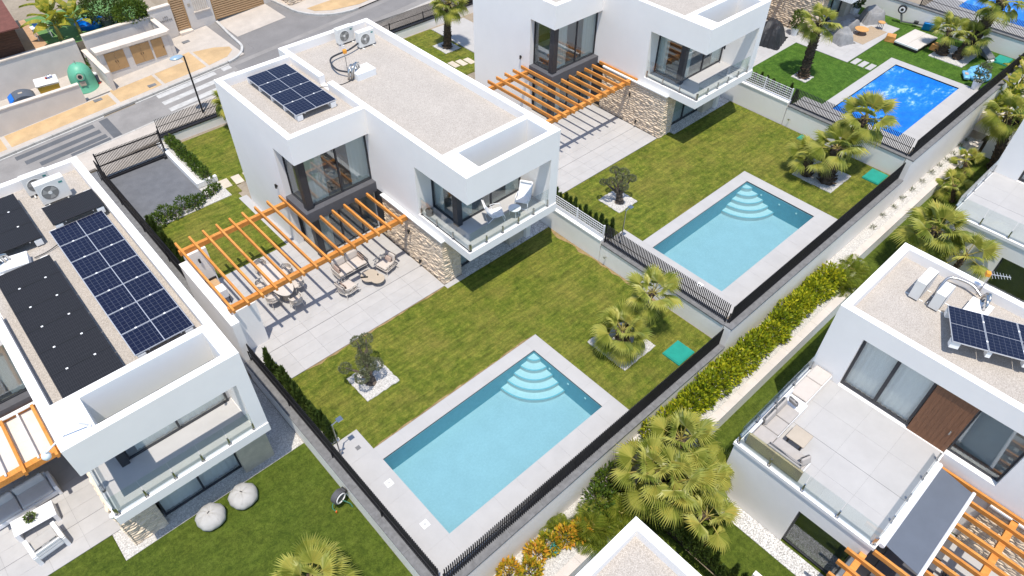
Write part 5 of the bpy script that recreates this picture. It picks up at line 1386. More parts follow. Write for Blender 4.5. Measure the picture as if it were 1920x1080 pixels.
for x, y in ((7.35, 35.8), (8.9, 36.2), (4.8, 32.4), (1.6, 33.3)):
    tag(MB().box(-.26, .26, -.17, .17, 0, .012).build('manhole_cover', CAPM, None, (x, y, gz(x) + .114)), {7.35: 'small dark metal cover in the paving near the tan doors', 8.9: 'small dark metal cover below the garden gate', 4.8: 'grey square metal cover in the ochre pavement', 1.6: 'metal cover beside the recycling bay opening'}[x], 'manhole cover', 'metal covers in the pavement')
# recycling
ig = thing('bottle_bank', 'green dome bottle bank with round mouth and cream label', 'recycling bin', (1.62, 35.35, .17))
prof = [(.74, 0), (.80, .02), (.80, .10), (.755, .13), (.74, .75), (.71, 1.05), (.62, 1.36), (.45, 1.60), (.22, 1.73), (.02, 1.76)]
MB().lathe(prof, 28).build('dome', mat('bottle_green', (0.12, 0.38, 0.25), .45, .08, 3), ig, smooth=True)
a = R(-105)
hd = MB().tube([(.60 * math.cos(a), .60 * math.sin(a), 1.17), (.80 * math.cos(a), .80 * math.sin(a), 1.20)], [.30, .26], 16); hd.build('mouth_hood', MATS['bottle_green'], ig)
MB().tube([(.79 * math.cos(a), .79 * math.sin(a), 1.20), (.815 * math.cos(a), .815 * math.sin(a), 1.203)], [.19, .19], 16).build('mouth_ring', BEIGET, ig)
MB().tube([(.80 * math.cos(a), .80 * math.sin(a), 1.20), (.825 * math.cos(a), .825 * math.sin(a), 1.204)], [.12, .12], 14).build('mouth', BLACK, ig)
MB().obox((.765 * math.cos(a), .765 * math.sin(a), .72), (.03, .36, .30), a).build('label_plate', BEIGET, ig)
MB().tube([(0, -.1, 1.74), (0, -.1, 1.88), (0, .1, 1.88), (0, .1, 1.74)], .018, 6).build('lifting_ring', STEEL, ig)
bn = thing('wheeled_container', 'yellow container with pale grey lid behind the low cream wall', 'recycling bin', (-.3, 35.75, .08), R(-8))
MB().hexa([(-.52, -.42, .06), (.52, -.42, .06), (.52, .42, .06), (-.52, .42, .06), (-.62, -.5, 1.05), (.62, -.5, 1.05), (.62, .5, 1.05), (-.62, .5, 1.05)]).build('body', mat('container_yellow', (.55, .33, .04), .5, .06), bn, bevel=.03)
rounded('lid', 1.34, 1.1, .16, .07, ACM, bn, (0, 0, 1.06))
MB().box(-.66, .66, -.05, .05, .98, 1.03).build('lift_bar', CAPM, bn)
bx = thing('litter_bag', 'small white and blue bag left on the pale container lid', 'bag', (-.02, 35.85, 1.32), .3)
rounded('bag', .30, .22, .2, .08, PLASTIC, bx, (0, 0, 0)); rounded('band', .305, .225, .07, .03, mat('label_blue', (.05, .1, .4), .5, .05), bx, (0, 0, .04)); rounded('red_tip', .1, .12, .1, .04, mat('label_red', (.5, .05, .03), .5, .05), bx, (-.2, .05, .0))
bn = thing('wheeled_container', 'dark grey container with bright blue end behind the low wall', 'recycling bin', (-1.95, 35.45, -.06), R(-4))
MB().box(-.7, .7, -.5, .5, .08, .85).build('body', mat('container_grey', (.10, .115, .14), .5, .08), bn, bevel=.05)
lid_ = MB(); pr = [(-.72 + 1.44 * i / 12, .86 + .34 * math.sin(math.pi * i / 12) ** .7) for i in range(13)]
for (xa, za), (xb, zb) in zip(pr[:-1], pr[1:]): lid_.quad((xa, -.54, za), (xb, -.54, zb), (xb, .54, zb), (xa, .54, za))
lid_._add([(x, -.54, z) for x, z in pr], [tuple(range(13))[::-1]]); lid_._add([(x, .54, z) for x, z in pr], [tuple(range(13))])
lid_.build('lid', MATS['container_grey'], bn)
MB().hexa([(-.80, -.5, .5), (-.62, -.5, .5), (-.62, .5, .5), (-.80, .5, .5), (-.74, -.5, .95), (-.45, -.5, 1.16), (-.45, .5, 1.16), (-.74, .5, .95)]).build('blue_end', mat('bin_blue', (.0, .14, .55), .4, .05), bn, bevel=.04)
MB().box(-.12, .12, -.1, .1, 1.202, 1.21).build('label_plate', BEIGET, bn)
bg_ = thing('paper_sack', 'upright dark and red printed sack beside the bottle bank', 'bag', (2.42, 35.3, .28), R(15))
MB().box(-.09, .09, -.13, .13, .10, .62).build('sack', mat('sack_dark', (.06, .07, .10), .6, .2), bg_, bevel=.02)
MB().box(-.092, .092, -.132, .132, 0, .098).build('red_base', MATS['label_red'], bg_); MB().box(-.085, .085, -.12, .12, .622, .74).build('white_top', PLASTIC, bg_, bevel=.02)
# garden behind the bay
struct(MB().box(-24, 9, 38.15, 60, -1, 1.95).build('terrain', EARTH))
struct(MB().box(1.2, 8, 38.16, 44, 1.951, 1.97).build('garden_turf', mat('turf_green', (.11, .22, .07), .9, .15, 3)))
struct(MB().box(-3, 1.19, 38.16, 44, 1.951, 1.975).build('garden_paving', mat('terracotta_paving', (.42, .26, .15), .9, .15, 3)))
sh = thing('garden_shed', 'brown timber shed with dull red felt roof, top left corner', 'shed', (-2.2, 39.6, 1.95))
MB().box(-3, 1.95, -1.0, 3.6, 0, 1.95).build('wall', mat('shed_timber', (.10, .045, .025), .8, .25, 3, stretch=(1, 1, 8)), sh)
for i in range(12): MB().box(-3.02, 1.97, -1.025, -1.002, .02 + i * .16, .165 + i * .16).build('plank', MATS['shed_timber'], sh)
MB().hexa([(-3.2, -1.9, 1.96), (2.15, -1.9, 1.96), (2.6, 4.2, 2.3), (-3.2, 4.2, 2.3), (-3.2, -1.9, 2.04), (2.15, -1.9, 2.04), (2.6, 4.2, 2.38), (-3.2, 4.2, 2.38)]).build('roof', mat('red_felt', (.17, .065, .05), .95, .15, 4, fine=.25, fscale=25), sh)
banana('yellowing banana plant above the recycling bay wall', 2.1, 39.3, 1.95, 1.35, 13, 5, 1.3)
banana('second yellow banana plant leaning over the bay wall', 3.3, 39.0, 1.95, 1.3, 12, 6, 1.2)
banana('pale banana plant further back behind the bay wall', 2.6, 41.2, 1.95, 1.5, 12, 7, 1.6)
shrub('dark green bush spilling over the cream garden wall', 6.6, 38.1, 2.2, 1.1, .75, .85, SHRUBL, 2600, .2, 501, 'garden bushes across the street')
shrub('rounded green bush behind the cream garden wall, top edge', 5.3, 39.9, 2.1, 1.3, 1.1, 1.1, CYPL, 2600, .2, 502, 'garden bushes across the street')
shrub('green bush hanging down beside the short cream wall', 7.35, 37.9, 2.1, .5, .45, .55, SHRUBL, 700, .18, 503, 'garden bushes across the street')
shrub('small dark plant in the corner of the recycling bay', 2.9, 37.3, .3, .25, .25, .6, SHRUBL, 260, .2, 504, 'garden bushes across the street')
pt = thing('plant_pot', 'dark round pot on the green turf behind the bay wall', 'pot', (5.2, 39.2, 1.97))
MB().lathe([(.28, 0), (.38, .5), (.40, .52), (.36, .52), (.34, .44)], 16).build('pot', DARKW, pt)
tb = thing('paddling_pool', 'blue tub with a pale hose on the turf, top left garden', 'tub', (4.3, 40.0, 1.97))
MB().lathe([(.7, 0), (.8, .3), (.82, .32), (.75, .3), (.68, .06)], 20, sx=1.2).build('tub', MATS['bin_blue'], tb)
MB().tube(curve([(.6, -.6, .1), (1.2, -.9, .05), (1.5, -.5, .05), (1.0, -.3, .05), (.9, .2, .1)]), .03, 6).build('hose', ACM, tb)
tc = thing('garden_table', 'white garden table with blue bucket behind the bay wall', 'table', (1.35, 40.3, 1.97))
MB().box(-.5, .5, -.4, .4, .68, .72).build('top', PLASTIC, tc)
for x in (-.42, .42):
    for y in (-.33, .33): MB().box(x - .025, x + .025, y - .025, y + .025, 0, .68).build('leg', PLASTIC, tc)
bk = thing('bucket', 'deep blue bucket standing on the white garden table', 'bucket', (1.2, 40.5, 2.692))
MB().lathe([(.13, 0), (.18, .26), (.19, .27), (.165, .25), (.12, .03)], 14).build('bucket', MATS['bin_blue'], bk)

# street lamp
l = thing('street_lamp', 'black street lamp post with pale blue disc head', 'street lamp', (5.75, 27.0, gz(5.75) + .1))
MB().tube([(0, 0, 0), (0, 0, .5), (0, 0, 3.7)], [.075, .055, .045], 10).build('post', BLACK, l)
MB().tube([(0, 0, 3.66), (-.12, .0, 3.72), (-.2, 0, 3.73)], .03, 8).build('arm', BLACK, l)
MB().lathe([(.02, -.05), (.30, -.03), (.34, .0), (.30, .05), (.12, .10), (.02, .11)], 20, (-.42, .02, 3.72), 1.15, .8).build('lamp_head', mat('lamp_blue_grey', (.30, .42, .52), .3, .05, metal=.2), l, smooth=True)

# ------------------------------------------------------------------ middle villa terrace furniture
def weave_side(parent, pts, h, n, name='woven_side'):
    """open rope lattice between a low and a high rail along a curved plan line"""
    b = MB(); P = [Vector((x, y, 0)) for x, y in pts]; N = len(P) - 1
    top = [p + Vector((0, 0, h[1])) for p in P]; bot = [p + Vector((0, 0, h[0])) for p in P]
    b.tube(top, .022, 6); b.tube(bot, .02, 6)
    k = n
    def at(L, f):
        f = f * N; i = min(int(f), N - 1); return L[i].lerp(L[i + 1], f - i)
    for i in range(k):
        b.bar(at(bot, i / k), at(top, min(1, (i + .9) / k)), .022); b.bar(at(bot, (i + .9) / k), at(top, i / k), .022)
    return b.build(name, ROPE, parent)
def armchair(label, x, y, rz):
    t = thing('armchair', label, 'armchair', (x, y, .018), rz, 'rope armchairs by the coffee table')
    for sx, sy in ((-.34, -.36), (.36, -.36), (-.34, .36), (.36, .36)):
        MB().tube([(sx * 1.15, sy * 1.2, 0), (sx * .8, sy * .85, .26)], [.014, .024], 7).build('leg', ROPE, t)
    MB().box(-.36, .40, -.36, .36, .24, .28).build('seat_frame', ROPE, t, bevel=.02)
    arc = [(.40, -.42)] + [(-.06 - .36 * math.cos(R(a)), .42 * math.sin(R(a))) for a in range(-80, 81, 16)] + [(.40, .42)]
    weave_side(t, arc, (.28, .60), 22)
    rounded('seat_cushion', .66, .66, .15, .06, FAB, t, (.06, 0, .28), puff=.02)
    rounded('back_cushion', .16, .62, .40, .07, FAB, t, (-.30, 0, .40), rot=(0, R(-14), 0))
    rounded('pillow', .12, .38, .26, .05, FABP, t, (-.14, .02, .43), rot=(0, R(-18), 0))
    return t
armchair('rope armchair with cream cushions beside the stone wall', 6.25, 8.52, R(192))
armchair('rope armchair with cream cushions left of the coffee table', 3.95, 8.42, R(8))
so = thing('sofa', 'two seat rope sofa with cream cushions under the pergola beam', 'sofa', (4.85, 9.55, .018))
for sx in (-.72, .72):
    for sy in (-.34, .34): MB().tube([(sx * 1.06, sy * 1.15, 0), (sx * .95, sy * .9, .26)], [.014, .024], 7).build('leg', ROPE, so)
MB().box(-.80, .80, -.40, .40, .24, .28).build('seat_frame', ROPE, so, bevel=.02)
arc = [(-.82, -.42), (-.84, .1), (-.78, .38), (-.5, .48), (0, .50), (.5, .48), (.78, .38), (.84, .1), (.82, -.42)]
weave_side(so, arc, (.28, .58), 36)
for s in (-.38, .38):
    rounded('seat_cushion', .74, .72, .15, .06, FAB, so, (s, -.04, .28), puff=.02)
    rounded('back_cushion', .70, .17, .42, .08, FAB, so, (s, .30, .41), rot=(R(-14), 0, 0))
rounded('arm_pillow', .12, .44, .28, .05, FABP, so, (.70, 0, .43), rot=(0, R(-14), 0)); rounded('arm_pillow', .12, .44, .28, .05, FABP, so, (-.70, 0, .43), rot=(0, R(14), 0))
ct = thing('coffee_table', 'beige pebble shaped coffee table between the armchairs', 'coffee table', (5.22, 8.22, .018))
pts = []
for i in range(40):
    a = 2 * math.pi * i / 40
    best = 0
    for cx, cy, rr in ((-.02, .15, .43), (.15, -.27, .335)):
        d = Vector((math.cos(a), math.sin(a))); bq = d.x * cx + d.y * cy; disc = bq * bq - (cx * cx + cy * cy - rr * rr)
        if disc > 0: best = max(best, bq + math.sqrt(disc))
    pts.append((best * math.cos(a), best * math.sin(a)))
MB().prism(pts, .30, .335).build('top', BEIGET, ct, bevel=.01)
for x, y in ((-.20, .20), (.14, .26), (.17, -.28)): MB().lathe([(.13, 0), (.10, .15), (.14, .30)], 16, (x, y, 0)).build('leg', BEIGET, ct)
tag(MB().box(-.17, .17, -.05, .05, 0, .02).build('remote_tray', BLACK, None, (4.93, 8.42, .354), R(-35)), 'slim black tray lying on the coffee table edge', 'tray')
MB().cyl(0, 0, 0, .07, .03, n=10).build('cup', BLACK, tag(thing('cup', 'small black cup on the right side of the coffee table', 'cup', (5.5, 8.12, .354)), 'small black cup on the right side of the coffee table', 'cup'))
dt = thing('dining_table', 'long oval cream dining table in the rafter shadows', 'dining table', (1.66, 10.65, .018), R(-3))
MB().prism([(.50 * math.cos(a) * (1 if abs(math.sin(a)) < .98 else 1), 1.28 * math.copysign(abs(math.sin(a)) ** .75, math.sin(a))) for a in [2 * math.pi * i / 44 for i in range(44)]], .69, .73).build('top', mat('cream_table_top', (.52, .48, .44), .6, .05, 3), dt, bevel=.01)
for y in (-.72, .72): MB().tube([(0, y, 0), (0, y, .69)], [.17, .13], 14).build('pedestal', BEIGET, dt)
def dchair(label, x, y, rz):
    t = thing('dining_chair', label, 'chair', (x, y, .018), rz, 'rope chairs round the dining table')
    for sx, sy in ((-.20, -.22), (.22, -.22), (-.20, .22), (.22, .22)):
        MB().tube([(sx * 1.15, sy * 1.15, 0), (sx * .85, sy * .85, .42)], [.01, .017], 6).build('leg', ROPE, t)
    MB().prism([(.27 * math.cos(a), .27 * math.sin(a)) for a in [2 * math.pi * i / 20 for i in range(20)]], .41, .435).build('seat_frame', ROPE, t)
    rounded('seat_cushion', .48, .48, .06, .03, FAB, t, (0, 0, .436), puff=.02)
    arc = [(.10, -.28)] + [(-.02 - .27 * math.cos(R(a)), .285 * math.sin(R(a))) for a in range(-75, 76, 15)] + [(.10, .28)]
    weave_side(t, arc, (.44, .74), 16, 'woven_back')
    return t
dchair('rope dining chair at the near end of the oval table', 1.72, 9.12, R(92))
dchair('rope dining chair on the low left side of the oval table', 1.0, 9.95, R(5))
dchair('rope dining chair on the far left side of the oval table', 1.02, 10.95, R(-4))
dchair('rope dining chair on the right side, near end of the oval table', 2.34, 10.05, R(176))
dchair('rope dining chair on the right side, far end of the oval table', 2.36, 11.1, R(184))
dchair('rope dining chair at the far end of the oval table', 1.62, 12.2, R(-90))
gr = thing('barbecue_trolley', 'white barbecue trolley with black frame and wood shelf', 'barbecue', (-.66, 11.95, .018), R(90))
MB().box(-.55, -.05, -.28, .28, .45, .92).build('body', WPAINT, gr, bevel=.02)
MB().box(-.04, .52, -.26, .26, .80, .84).build('side_shelf', mat('pale_wood', (.45, .30, .17), .6, .1, 6), gr)
for x in (-.52, .50):
    for y in (-.26, .26): MB().box(x - .02, x + .02, y - .02, y + .02, 0, .93 if x > 0 else .45).build('leg', BLACK, gr)
MB().box(.53, .57, -.30, .30, .82, .95).build('handle', BLACK, gr)
wl = thing('wall_lamp', 'small black lamp on the grey wing wall above the barbecue', 'lamp', (-.72, 12.80, 1.95))
MB().box(-.04, .04, -.02, -.001, -.06, .06).build('bracket', BLACK, wl); MB().cyl(0, -.07, -.1, .1, .045, n=10).build('body', BLACK, wl)
# balcony
def lounge_chair(label, x, y, z, rz):
    t = thing('lounge_chair', label, 'chair', (x, y, z), rz, 'white reclining chairs on the corner balcony')
    for s in (-.30, .30):
        MB().tube(curve([(.45, s, .0), (.42, s, .36), (-.12, s, .33), (-.48, s, .95)], 5), .018, 7).build('side_frame', WPAINT, t, smooth=True)
        MB().tube(curve([(-.32, s, .0), (.0, s, .40), (-.1, s, .58), (.34, s, .60), (.38, s, .36)], 5), .016, 7).build('arm', WPAINT, t, smooth=True)
    for p0, p1 in (((.42, -.30, .36), (.42, .30, .36)), ((-.48, -.30, .95), (-.48, .30, .95)), ((-.32, -.30, .02), (-.32, .30, .02)), ((.45, -.30, .02), (.45, .30, .02))):
        MB().bar(p0, p1, .03).build('cross_bar', WPAINT, t)
    b = MB(); L = [(.41, .37), (.1, .335), (-.11, .35), (-.30, .62), (-.475, .94)]
    for (xa, za), (xb, zb) in zip(L[:-1], L[1:]): b.hexa([(xa, -.285, za - .008), (xb, -.285, zb - .008), (xb, .285, zb - .008), (xa, .285, za - .008), (xa, -.285, za + .008), (xb, -.285, zb + .008), (xb, .285, zb + .008), (xa, .285, za + .008)])
    b.build('sling_seat', WPAINT, t)
    MB().tube([(-.43, -.26, .93), (-.43, .26, .93)], .05, 10).build('head_roll', WPAINT, t, smooth=True)
    return t
lounge_chair('white reclining chair on the left of the balcony table', 10.15, 5.05, 3.13, R(-28))
lounge_chair('white reclining chair on the right of the balcony table, back to wall', 11.95, 4.95, 3.13, R(212))
sd = thing('side_table', 'small round grey white table between the balcony chairs', 'side table', (11.0, 4.55, 3.13))
MB().cyl(0, 0, .46, .485, .29, n=24).build('top', WPAINT, sd)
for k in range(3): MB().bar((.2 * math.cos(k * 2.1), .2 * math.sin(k * 2.1), .46), (.26 * math.cos(k * 2.1), .26 * math.sin(k * 2.1), 0), .022).build('leg', WPAINT, sd)
hb = thing('hand_bag', 'small dark basket by the balcony glass, left end', 'basket', (8.15, 7.2, 3.13))
MB().lathe([(.14, 0), (.19, .28), (.18, .30), (.15, .27)], 12).build('basket', BLACK, hb)
# pool shower
s = thing('pool_shower', 'slim steel shower with square head at the pool corner', 'shower', (-1.10, 1.18, .018))
MB().cyl(0, 0, 0, 2.1, .028, n=10).build('column', STEEL, s)
MB().bar((0, 0, 2.08), (.30, .02, 2.14), .03).build('arm', STEEL, s)
MB().box(.22, .44, -.09, .11, 2.12, 2.15).build('shower_head', STEEL, s)
MB().box(.03, .10, -.03, .03, .95, 1.05).box(.03, .09, -.03, .03, .30, .38).build('tap', STEEL, s)
s = thing('pool_shower', 'slim steel shower by the second pool, before the olive tree', 'shower', (PX[2] - 1.0, 1.3, PZ[2] + .018))
MB().cyl(0, 0, 0, 2.1, .028, n=10).build('column', STEEL, s)
MB().bar((0, 0, 2.08), (.30, .02, 2.14), .03).build('arm', STEEL, s); MB().box(.22, .44, -.09, .11, 2.12, 2.15).build('shower_head', STEEL, s)
for x, y, z, lb in ((14.36, 1.55, .55, 'garden tap on the boundary wall behind the near lawn'), (30.42, 1.6, PZ[2] + .5, 'garden tap on the boundary wall of the second lawn')):
    tp = thing('garden_tap', lb, 'tap', (x, y, z), 0, 'taps on the boundary walls')
    MB().bar((0, 0, 0), (-.14, 0, 0), .04).box(-.16, -.11, -.06, .06, .02, .07).build('tap_body', STEEL, tp)

# ------------------------------------------------------------------ lower left garden
def beanbag(label, x, y, rz):
    t = thing('beanbag', label, 'beanbag', (x, y, PZ[0]), rz, 'grey beanbags on the lower left lawn')
    r = random.Random(int(rz * 10)); vs = []; n = 40; prof = [(.30, 0), (.46, .05), (.535, .16), (.525, .30), (.44, .43), (.30, .52), (.16, .555), (.05, .53)]
    b = MB()
    for j, (rr, z) in enumerate(prof):
        for k in range(n):
            a = 2 * math.pi * k / n
            w = 1 + (.05 * math.sin(a * 5 + j * .9 + rz) + .03 * math.sin(a * 11 - j * 1.7)) * (.25 + j * .13)
            vs.append((rr * w * math.cos(a), rr * w * math.sin(a), z + .018 * math.sin(a * 7 + j) * (j > 3)))
    fs = [(j * n + k, j * n + (k + 1) % n, (j + 1) * n + (k + 1) % n, (j + 1) * n + k) for j in range(len(prof) - 1) for k in range(n)]
    fs += [tuple(range(n))[::-1], tuple((len(prof) - 1) * n + k for k in range(n))]
    b._add(vs, fs); b.build('cushion', FABG, t, smooth=True)
    for k in range(3): MB().tube(curve([(.06 * math.cos(k * 2.1 + rz), .06 * math.sin(k * 2.1 + rz), .54), (.25 * math.cos(k * 2.1 + rz + .2), .25 * math.sin(k * 2.1 + rz + .2), .535), (.46 * math.cos(k * 2.1 + rz), .46 * math.sin(k * 2.1 + rz), .42)], 4), .014, 5).build('seam', FABG, t)
    MB().box(-.05, .05, -.012, .012, .548, .575).build('handle', BLACK, t)
    return t
beanbag('grey beanbag on the lawn, nearer the stone pier corner', -5.86, 2.84, .4)
beanbag('grey beanbag on the lawn, nearer the white boundary wall', -4.58, 2.80, 2.1)
hr = thing('hose_reel', 'dark grey hose reel with white ring hung on the low wall', 'hose reel', (-1.66, .22, PZ[0] + .62), R(14))
MB().box(-.10, -.0, -.12, .12, -.08, .10).build('bracket', BLACK, hr)
b = MB(); b.tube([(-.36, -.12, 0), (-.36, .12, 0)], [.29, .29], 20); b.build('drum_housing', DARKW, hr, bevel=.02)
b = MB().hexa([(-.36, -.115, -.2), (-.06, -.10, -.10), (-.06, .10, -.10), (-.36, .115, -.2), (-.36, -.115, .28), (-.06, -.10, .12), (-.06, .10, .12), (-.36, .115, .28)]); b.build('neck', DARKW, hr, bevel=.02)
ring = MB(); n = 24
for k in range(n):
    a0, a1 = 2 * math.pi * k / n, 2 * math.pi * (k + 1) / n
    ring.bar((-.36 + .21 * math.cos(a0), -.135, .21 * math.sin(a0)), (-.36 + .21 * math.cos(a1), -.135, .21 * math.sin(a1)), .035)
ring.build('white_ring', WPAINT, hr)
MB().tube(curve([(-.58, .05, -.1), (-.72, .02, -.32), (-.70, -.1, -.5)]), .018, 6).build('hose', mat('hose_green', (.05, .20, .15), .5, .05), hr)
MB().tube(curve([(-.34, -.15, -.15), (-.2, -.35, -.4), (-.2, -.45, -.58)]), .018, 6).build('hose', MATS['hose_green'], hr)
MB().cyl(-.70, -.1, -.58, -.48, .035, n=8).build('nozzle', mat('nozzle_orange', (.7, .14, .02), .5, .05), hr)
Z0 = PZ[0] + .018
so = thing('garden_sofa', 'long grey cushioned sofa under the shade cloth, left edge', 'sofa', (-10.9, 8.05, Z0), R(2))
MB().box(-1.0, 1.2, -.42, .42, .08, .30).build('base', WPAINT, so, bevel=.02)
MB().box(1.2, 1.32, -.45, .45, 0, .58).build('arm', WPAINT, so, bevel=.02); MB().box(-1.0, 1.2, .42, .52, .05, .62).build('back', WPAINT, so, bevel=.02)
for x in (-.5, .6): rounded('seat_cushion', 1.06, .78, .16, .05, FABS, so, (x, -.02, .30)); rounded('back_cushion', 1.04, .18, .36, .07, FABS, so, (x, .32, .42), rot=(R(-10), 0, 0))
tb = thing('low_table', 'slatted grey white garden table with a small green plant on it', 'table', (-10.66, 6.98, Z0), R(-3))
for i in range(7): MB().box(-.70, .70, -.36 + i * .104, -.262 + i * .104, .40, .43).build('plank', WPAINT, tb)
for x in (-.63, .63): MB().box(x - .07, x + .07, -.36, .36, 0, .398).build('leg', WPAINT, tb)
for k, (x, lb) in enumerate(((-10.72, 'small green plant in a dark bowl on the slatted table'),)):
    p = thing('table_plant', lb, 'plant', (x, 7.0, Z0 + .43)); MB().lathe([(.08, 0), (.13, .09), (.12, .09)], 12).build('bowl', BLACK, p)
    place('foliage', leaf_cloud(160, ell(.17, .17, .1), .10, 9, SHRUBL), p, (0, 0, .13))
ch = thing('garden_armchair', 'white slatted garden armchair with grey seat, seen from behind', 'armchair', (-10.62, 5.75, Z0), R(96))
for s in (-.48, .48):
    MB().box(-.42, .46, s - .07, s + .07, .52, .60).build('arm', WPAINT, ch, bevel=.01)
    MB().box(.30, .44, s - .065, s + .065, 0, .518).build('leg', WPAINT, ch); MB().box(-.44, -.30, s - .065, s + .065, 0, .518).build('leg', WPAINT, ch)
MB().box(-.40, .42, -.41, .41, .24, .30).build('seat_frame', WPAINT, ch)
rounded('seat_cushion', .80, .80, .15, .05, FABG, ch, (.02, 0, .30))
for i in range(3): MB().box(-.46, -.40, -.41, .41, .36 + i * .14, .46 + i * .14).build('back_slat', WPAINT, ch)
rounded('back_cushion', .14, .78, .34, .06, FABG, ch, (-.30, 0, .44), rot=(0, R(-10), 0))
cl = thing('gooseneck_lamp', 'white curved pole lamp hanging off the lower left roof corner', 'lamp', (-7.25, 3.3, 5.95))
MB().cyl(0, 0, -.02, .05, .06, n=10).build('foot', WPAINT, cl)
MB().tube(curve([(0, 0, .02), (-.10, -.01, .22), (-.35, .03, .30), (-1.32, .42, -.55)], 6), .03, 8).build('pole', WPAINT, cl, smooth=True)
MB().lathe([(.02, -.13), (.10, -.11), (.135, 0), (.10, .10), (.03, .13)], 16, (-1.36, .44, -.68)).build('lamp_globe', mat('globe_blue_white', (.62, .70, .78), .3, .03), cl, smooth=True)
cc = thing('security_camera', 'white dome camera under the lower left balcony corner', 'camera', (-8.02, 3.6, 1.35))
MB().box(-.22, 0, -.05, .05, -.03, .03).build('bracket', WPAINT, cc); MB().lathe([(.02, -.14), (.09, -.10), (.11, 0), (.10, .04)], 14, (-.26, 0, -.02)).build('dome', PLASTIC, cc, smooth=True)

# ------------------------------------------------------------------ roof terrace with corner sofa
zt1 = LV[1][3] + 3.402
cs = thing('corner_sofa', 'L shaped grey corner sofa with wicker back on the roof terrace', 'sofa', (9.75, -9.15, zt1))
MB().box(.12, 3.0, -.78, -.08, .06, .26).build('base_long', WPAINT, cs); MB().box(.12, .86, -2.15, -.785, .06, .26).build('base_short', WPAINT, cs)
MB().box(.02, .11, -2.2, -.05, .05, .62).build('wicker_back', WICK, cs); MB().box(.115, 3.0, -.075, .0, .05, .58).build('wicker_back', WPAINT, cs)
for x in (1.25, 2.0): rounded('seat_cushion', .72, .66, .16, .05, FABT, cs, (x, -.44, .27)); rounded('back_cushion', .70, .18, .34, .07, FABT, cs, (x, -.16, .40), rot=(R(-12), 0, 0))
rounded('seat_cushion', .74, .70, .16, .05, FABT, cs, (.50, -.44, .27)); rounded('seat_cushion', .74, 1.32, .16, .05, FABT, cs, (.50, -1.46, .27))
rounded('back_cushion', .18, 1.30, .34, .07, FABT, cs, (.22, -1.40, .40), rot=(0, R(-10), 0)); rounded('pillow', .16, .42, .34, .07, FABT, cs, (.55, -2.05, .43), rot=(0, R(20), R(70)))
rounded('pillow', .40, .14, .32, .06, FABT, cs, (2.55, -.38, .43), rot=(R(-20), 0, R(80)))
cr = thing('cushion_bench', 'cream cushioned lounger against the terrace glass, by the wall', 'lounger', (13.75, -9.48, zt1))
MB().box(-1.0, .98, -.36, .36, .12, .26).build('base', WPAINT, cr)
for x in (-.95, -.2, .6): MB().box(x, x + .07, -.33, .33, 0, .12).build('leg', WPAINT, cr)
rounded('seat_cushion', 1.1, .68, .12, .05, FAB, cr, (-.42, 0, .262)); rounded('seat_cushion', .78, .68, .12, .05, FAB, cr, (.55, 0, .262))
ot = thing('ottoman_table', 'square beige table with rounded corners beside the corner sofa', 'table', (11.25, -10.45, zt1))
rounded('top', .72, .72, .07, .03, BEIGET, ot, (0, 0, .30)); 
for x, y in ((-.25, -.25), (.25, -.25), (-.25, .25), (.25, .25)): MB().box(x - .03, x + .03, y - .03, y + .03, 0, .31).build('leg', BLACK, ot)
# lounge half seen under the bottom right pergola
lg = thing('garden_sofa', 'grey sofa with yellow pillows glimpsed under the bottom right pergola', 'sofa', (12.2, -17.3, zt + .02), R(20))
MB().box(-.9, .9, -.4, .4, .05, .3).build('base', DARKW, lg); rounded('seat_cushion', 1.6, .75, .15, .05, FABG, lg, (0, 0, .31))
for x in (-.5, .45): rounded('pillow', .42, .14, .34, .06, mat('yellow_pillow', (.65, .42, .02), .9, .05), lg, (x, .2, .47), rot=(R(-20), 0, 0))

# ------------------------------------------------------------------ top right garden
Z3 = PZ[3] + .018
def draped(label, cat, x, y, w, d, h, m, seed, rz=0, name='furniture_cover'):
    t = thing(name, label, cat, (x, y, Z3), rz)
    r = random.Random(seed); b = MB(); nx, ny = 22, 18
    ph = [r.uniform(0, 6) for _ in range(8)]
    vs = []
    for i in range(nx + 1):
        for j in range(ny + 1):
            u = -1 + 2 * i / nx; v = -1 + 2 * j / ny
            e = min(1, (abs(u) ** 3.2 + abs(v) ** 3.2) ** (1 / 3.2))
            z = h * (1 - max(0, (e - .50) / .50) ** 2.4) * (.84 + .16 * math.sin(u * 2.6 + ph[3]) * math.sin(v * 3.1 + ph[4])) + .03 * math.sin(u * 9 + v * 4 + ph[5]) * (e < .8)
            top = .10 * h * (math.sin(u * 4 + ph[0]) + math.sin(v * 5 + ph[1])) * (e < .9)
            z = max(0, z + top * (1 - e))
            fold = .10 * abs(math.sin(math.atan2(v, u) * 9 + ph[2])) * max(0, e - .35) - .03
            s = 1 + fold + .06 * max(0, e - .8)
            vs.append((u * w / 2 * s, v * d / 2 * s, z))
    b._add(vs, [(i * (ny + 1) + j, (i + 1) * (ny + 1) + j, (i + 1) * (ny + 1) + j + 1, i * (ny + 1) + j + 1) for i in range(nx) for j in range(ny)])
    b.build('cover_cloth', m, t)
    MB().box(-w * .30, w * .30, -d * .30, d * .30, 0, h * .4).build('hidden_frame', BLACK, t)
    return t
CGREY = mat('grey_cover_cloth', (.25, .25, .255), .8, .12, 4)
draped('large black cover over a barbecue by the upper right stone wall', 'cover', 36.9, 7.3, 2.3, 1.7, 1.35, mat('black_cover_cloth', (.022, .023, .027), .55, .2, 4), 3, R(15))
draped('grey cover over the near end of the outdoor lounge, top right', 'cover', 40.45, 4.05, 1.35, 1.15, .85, CGREY, 4, R(-20))
draped('long grey cover over the outdoor sofa between the two ends', 'cover', 42.3, 4.75, 2.4, .85, .75, CGREY, 5, R(-10))
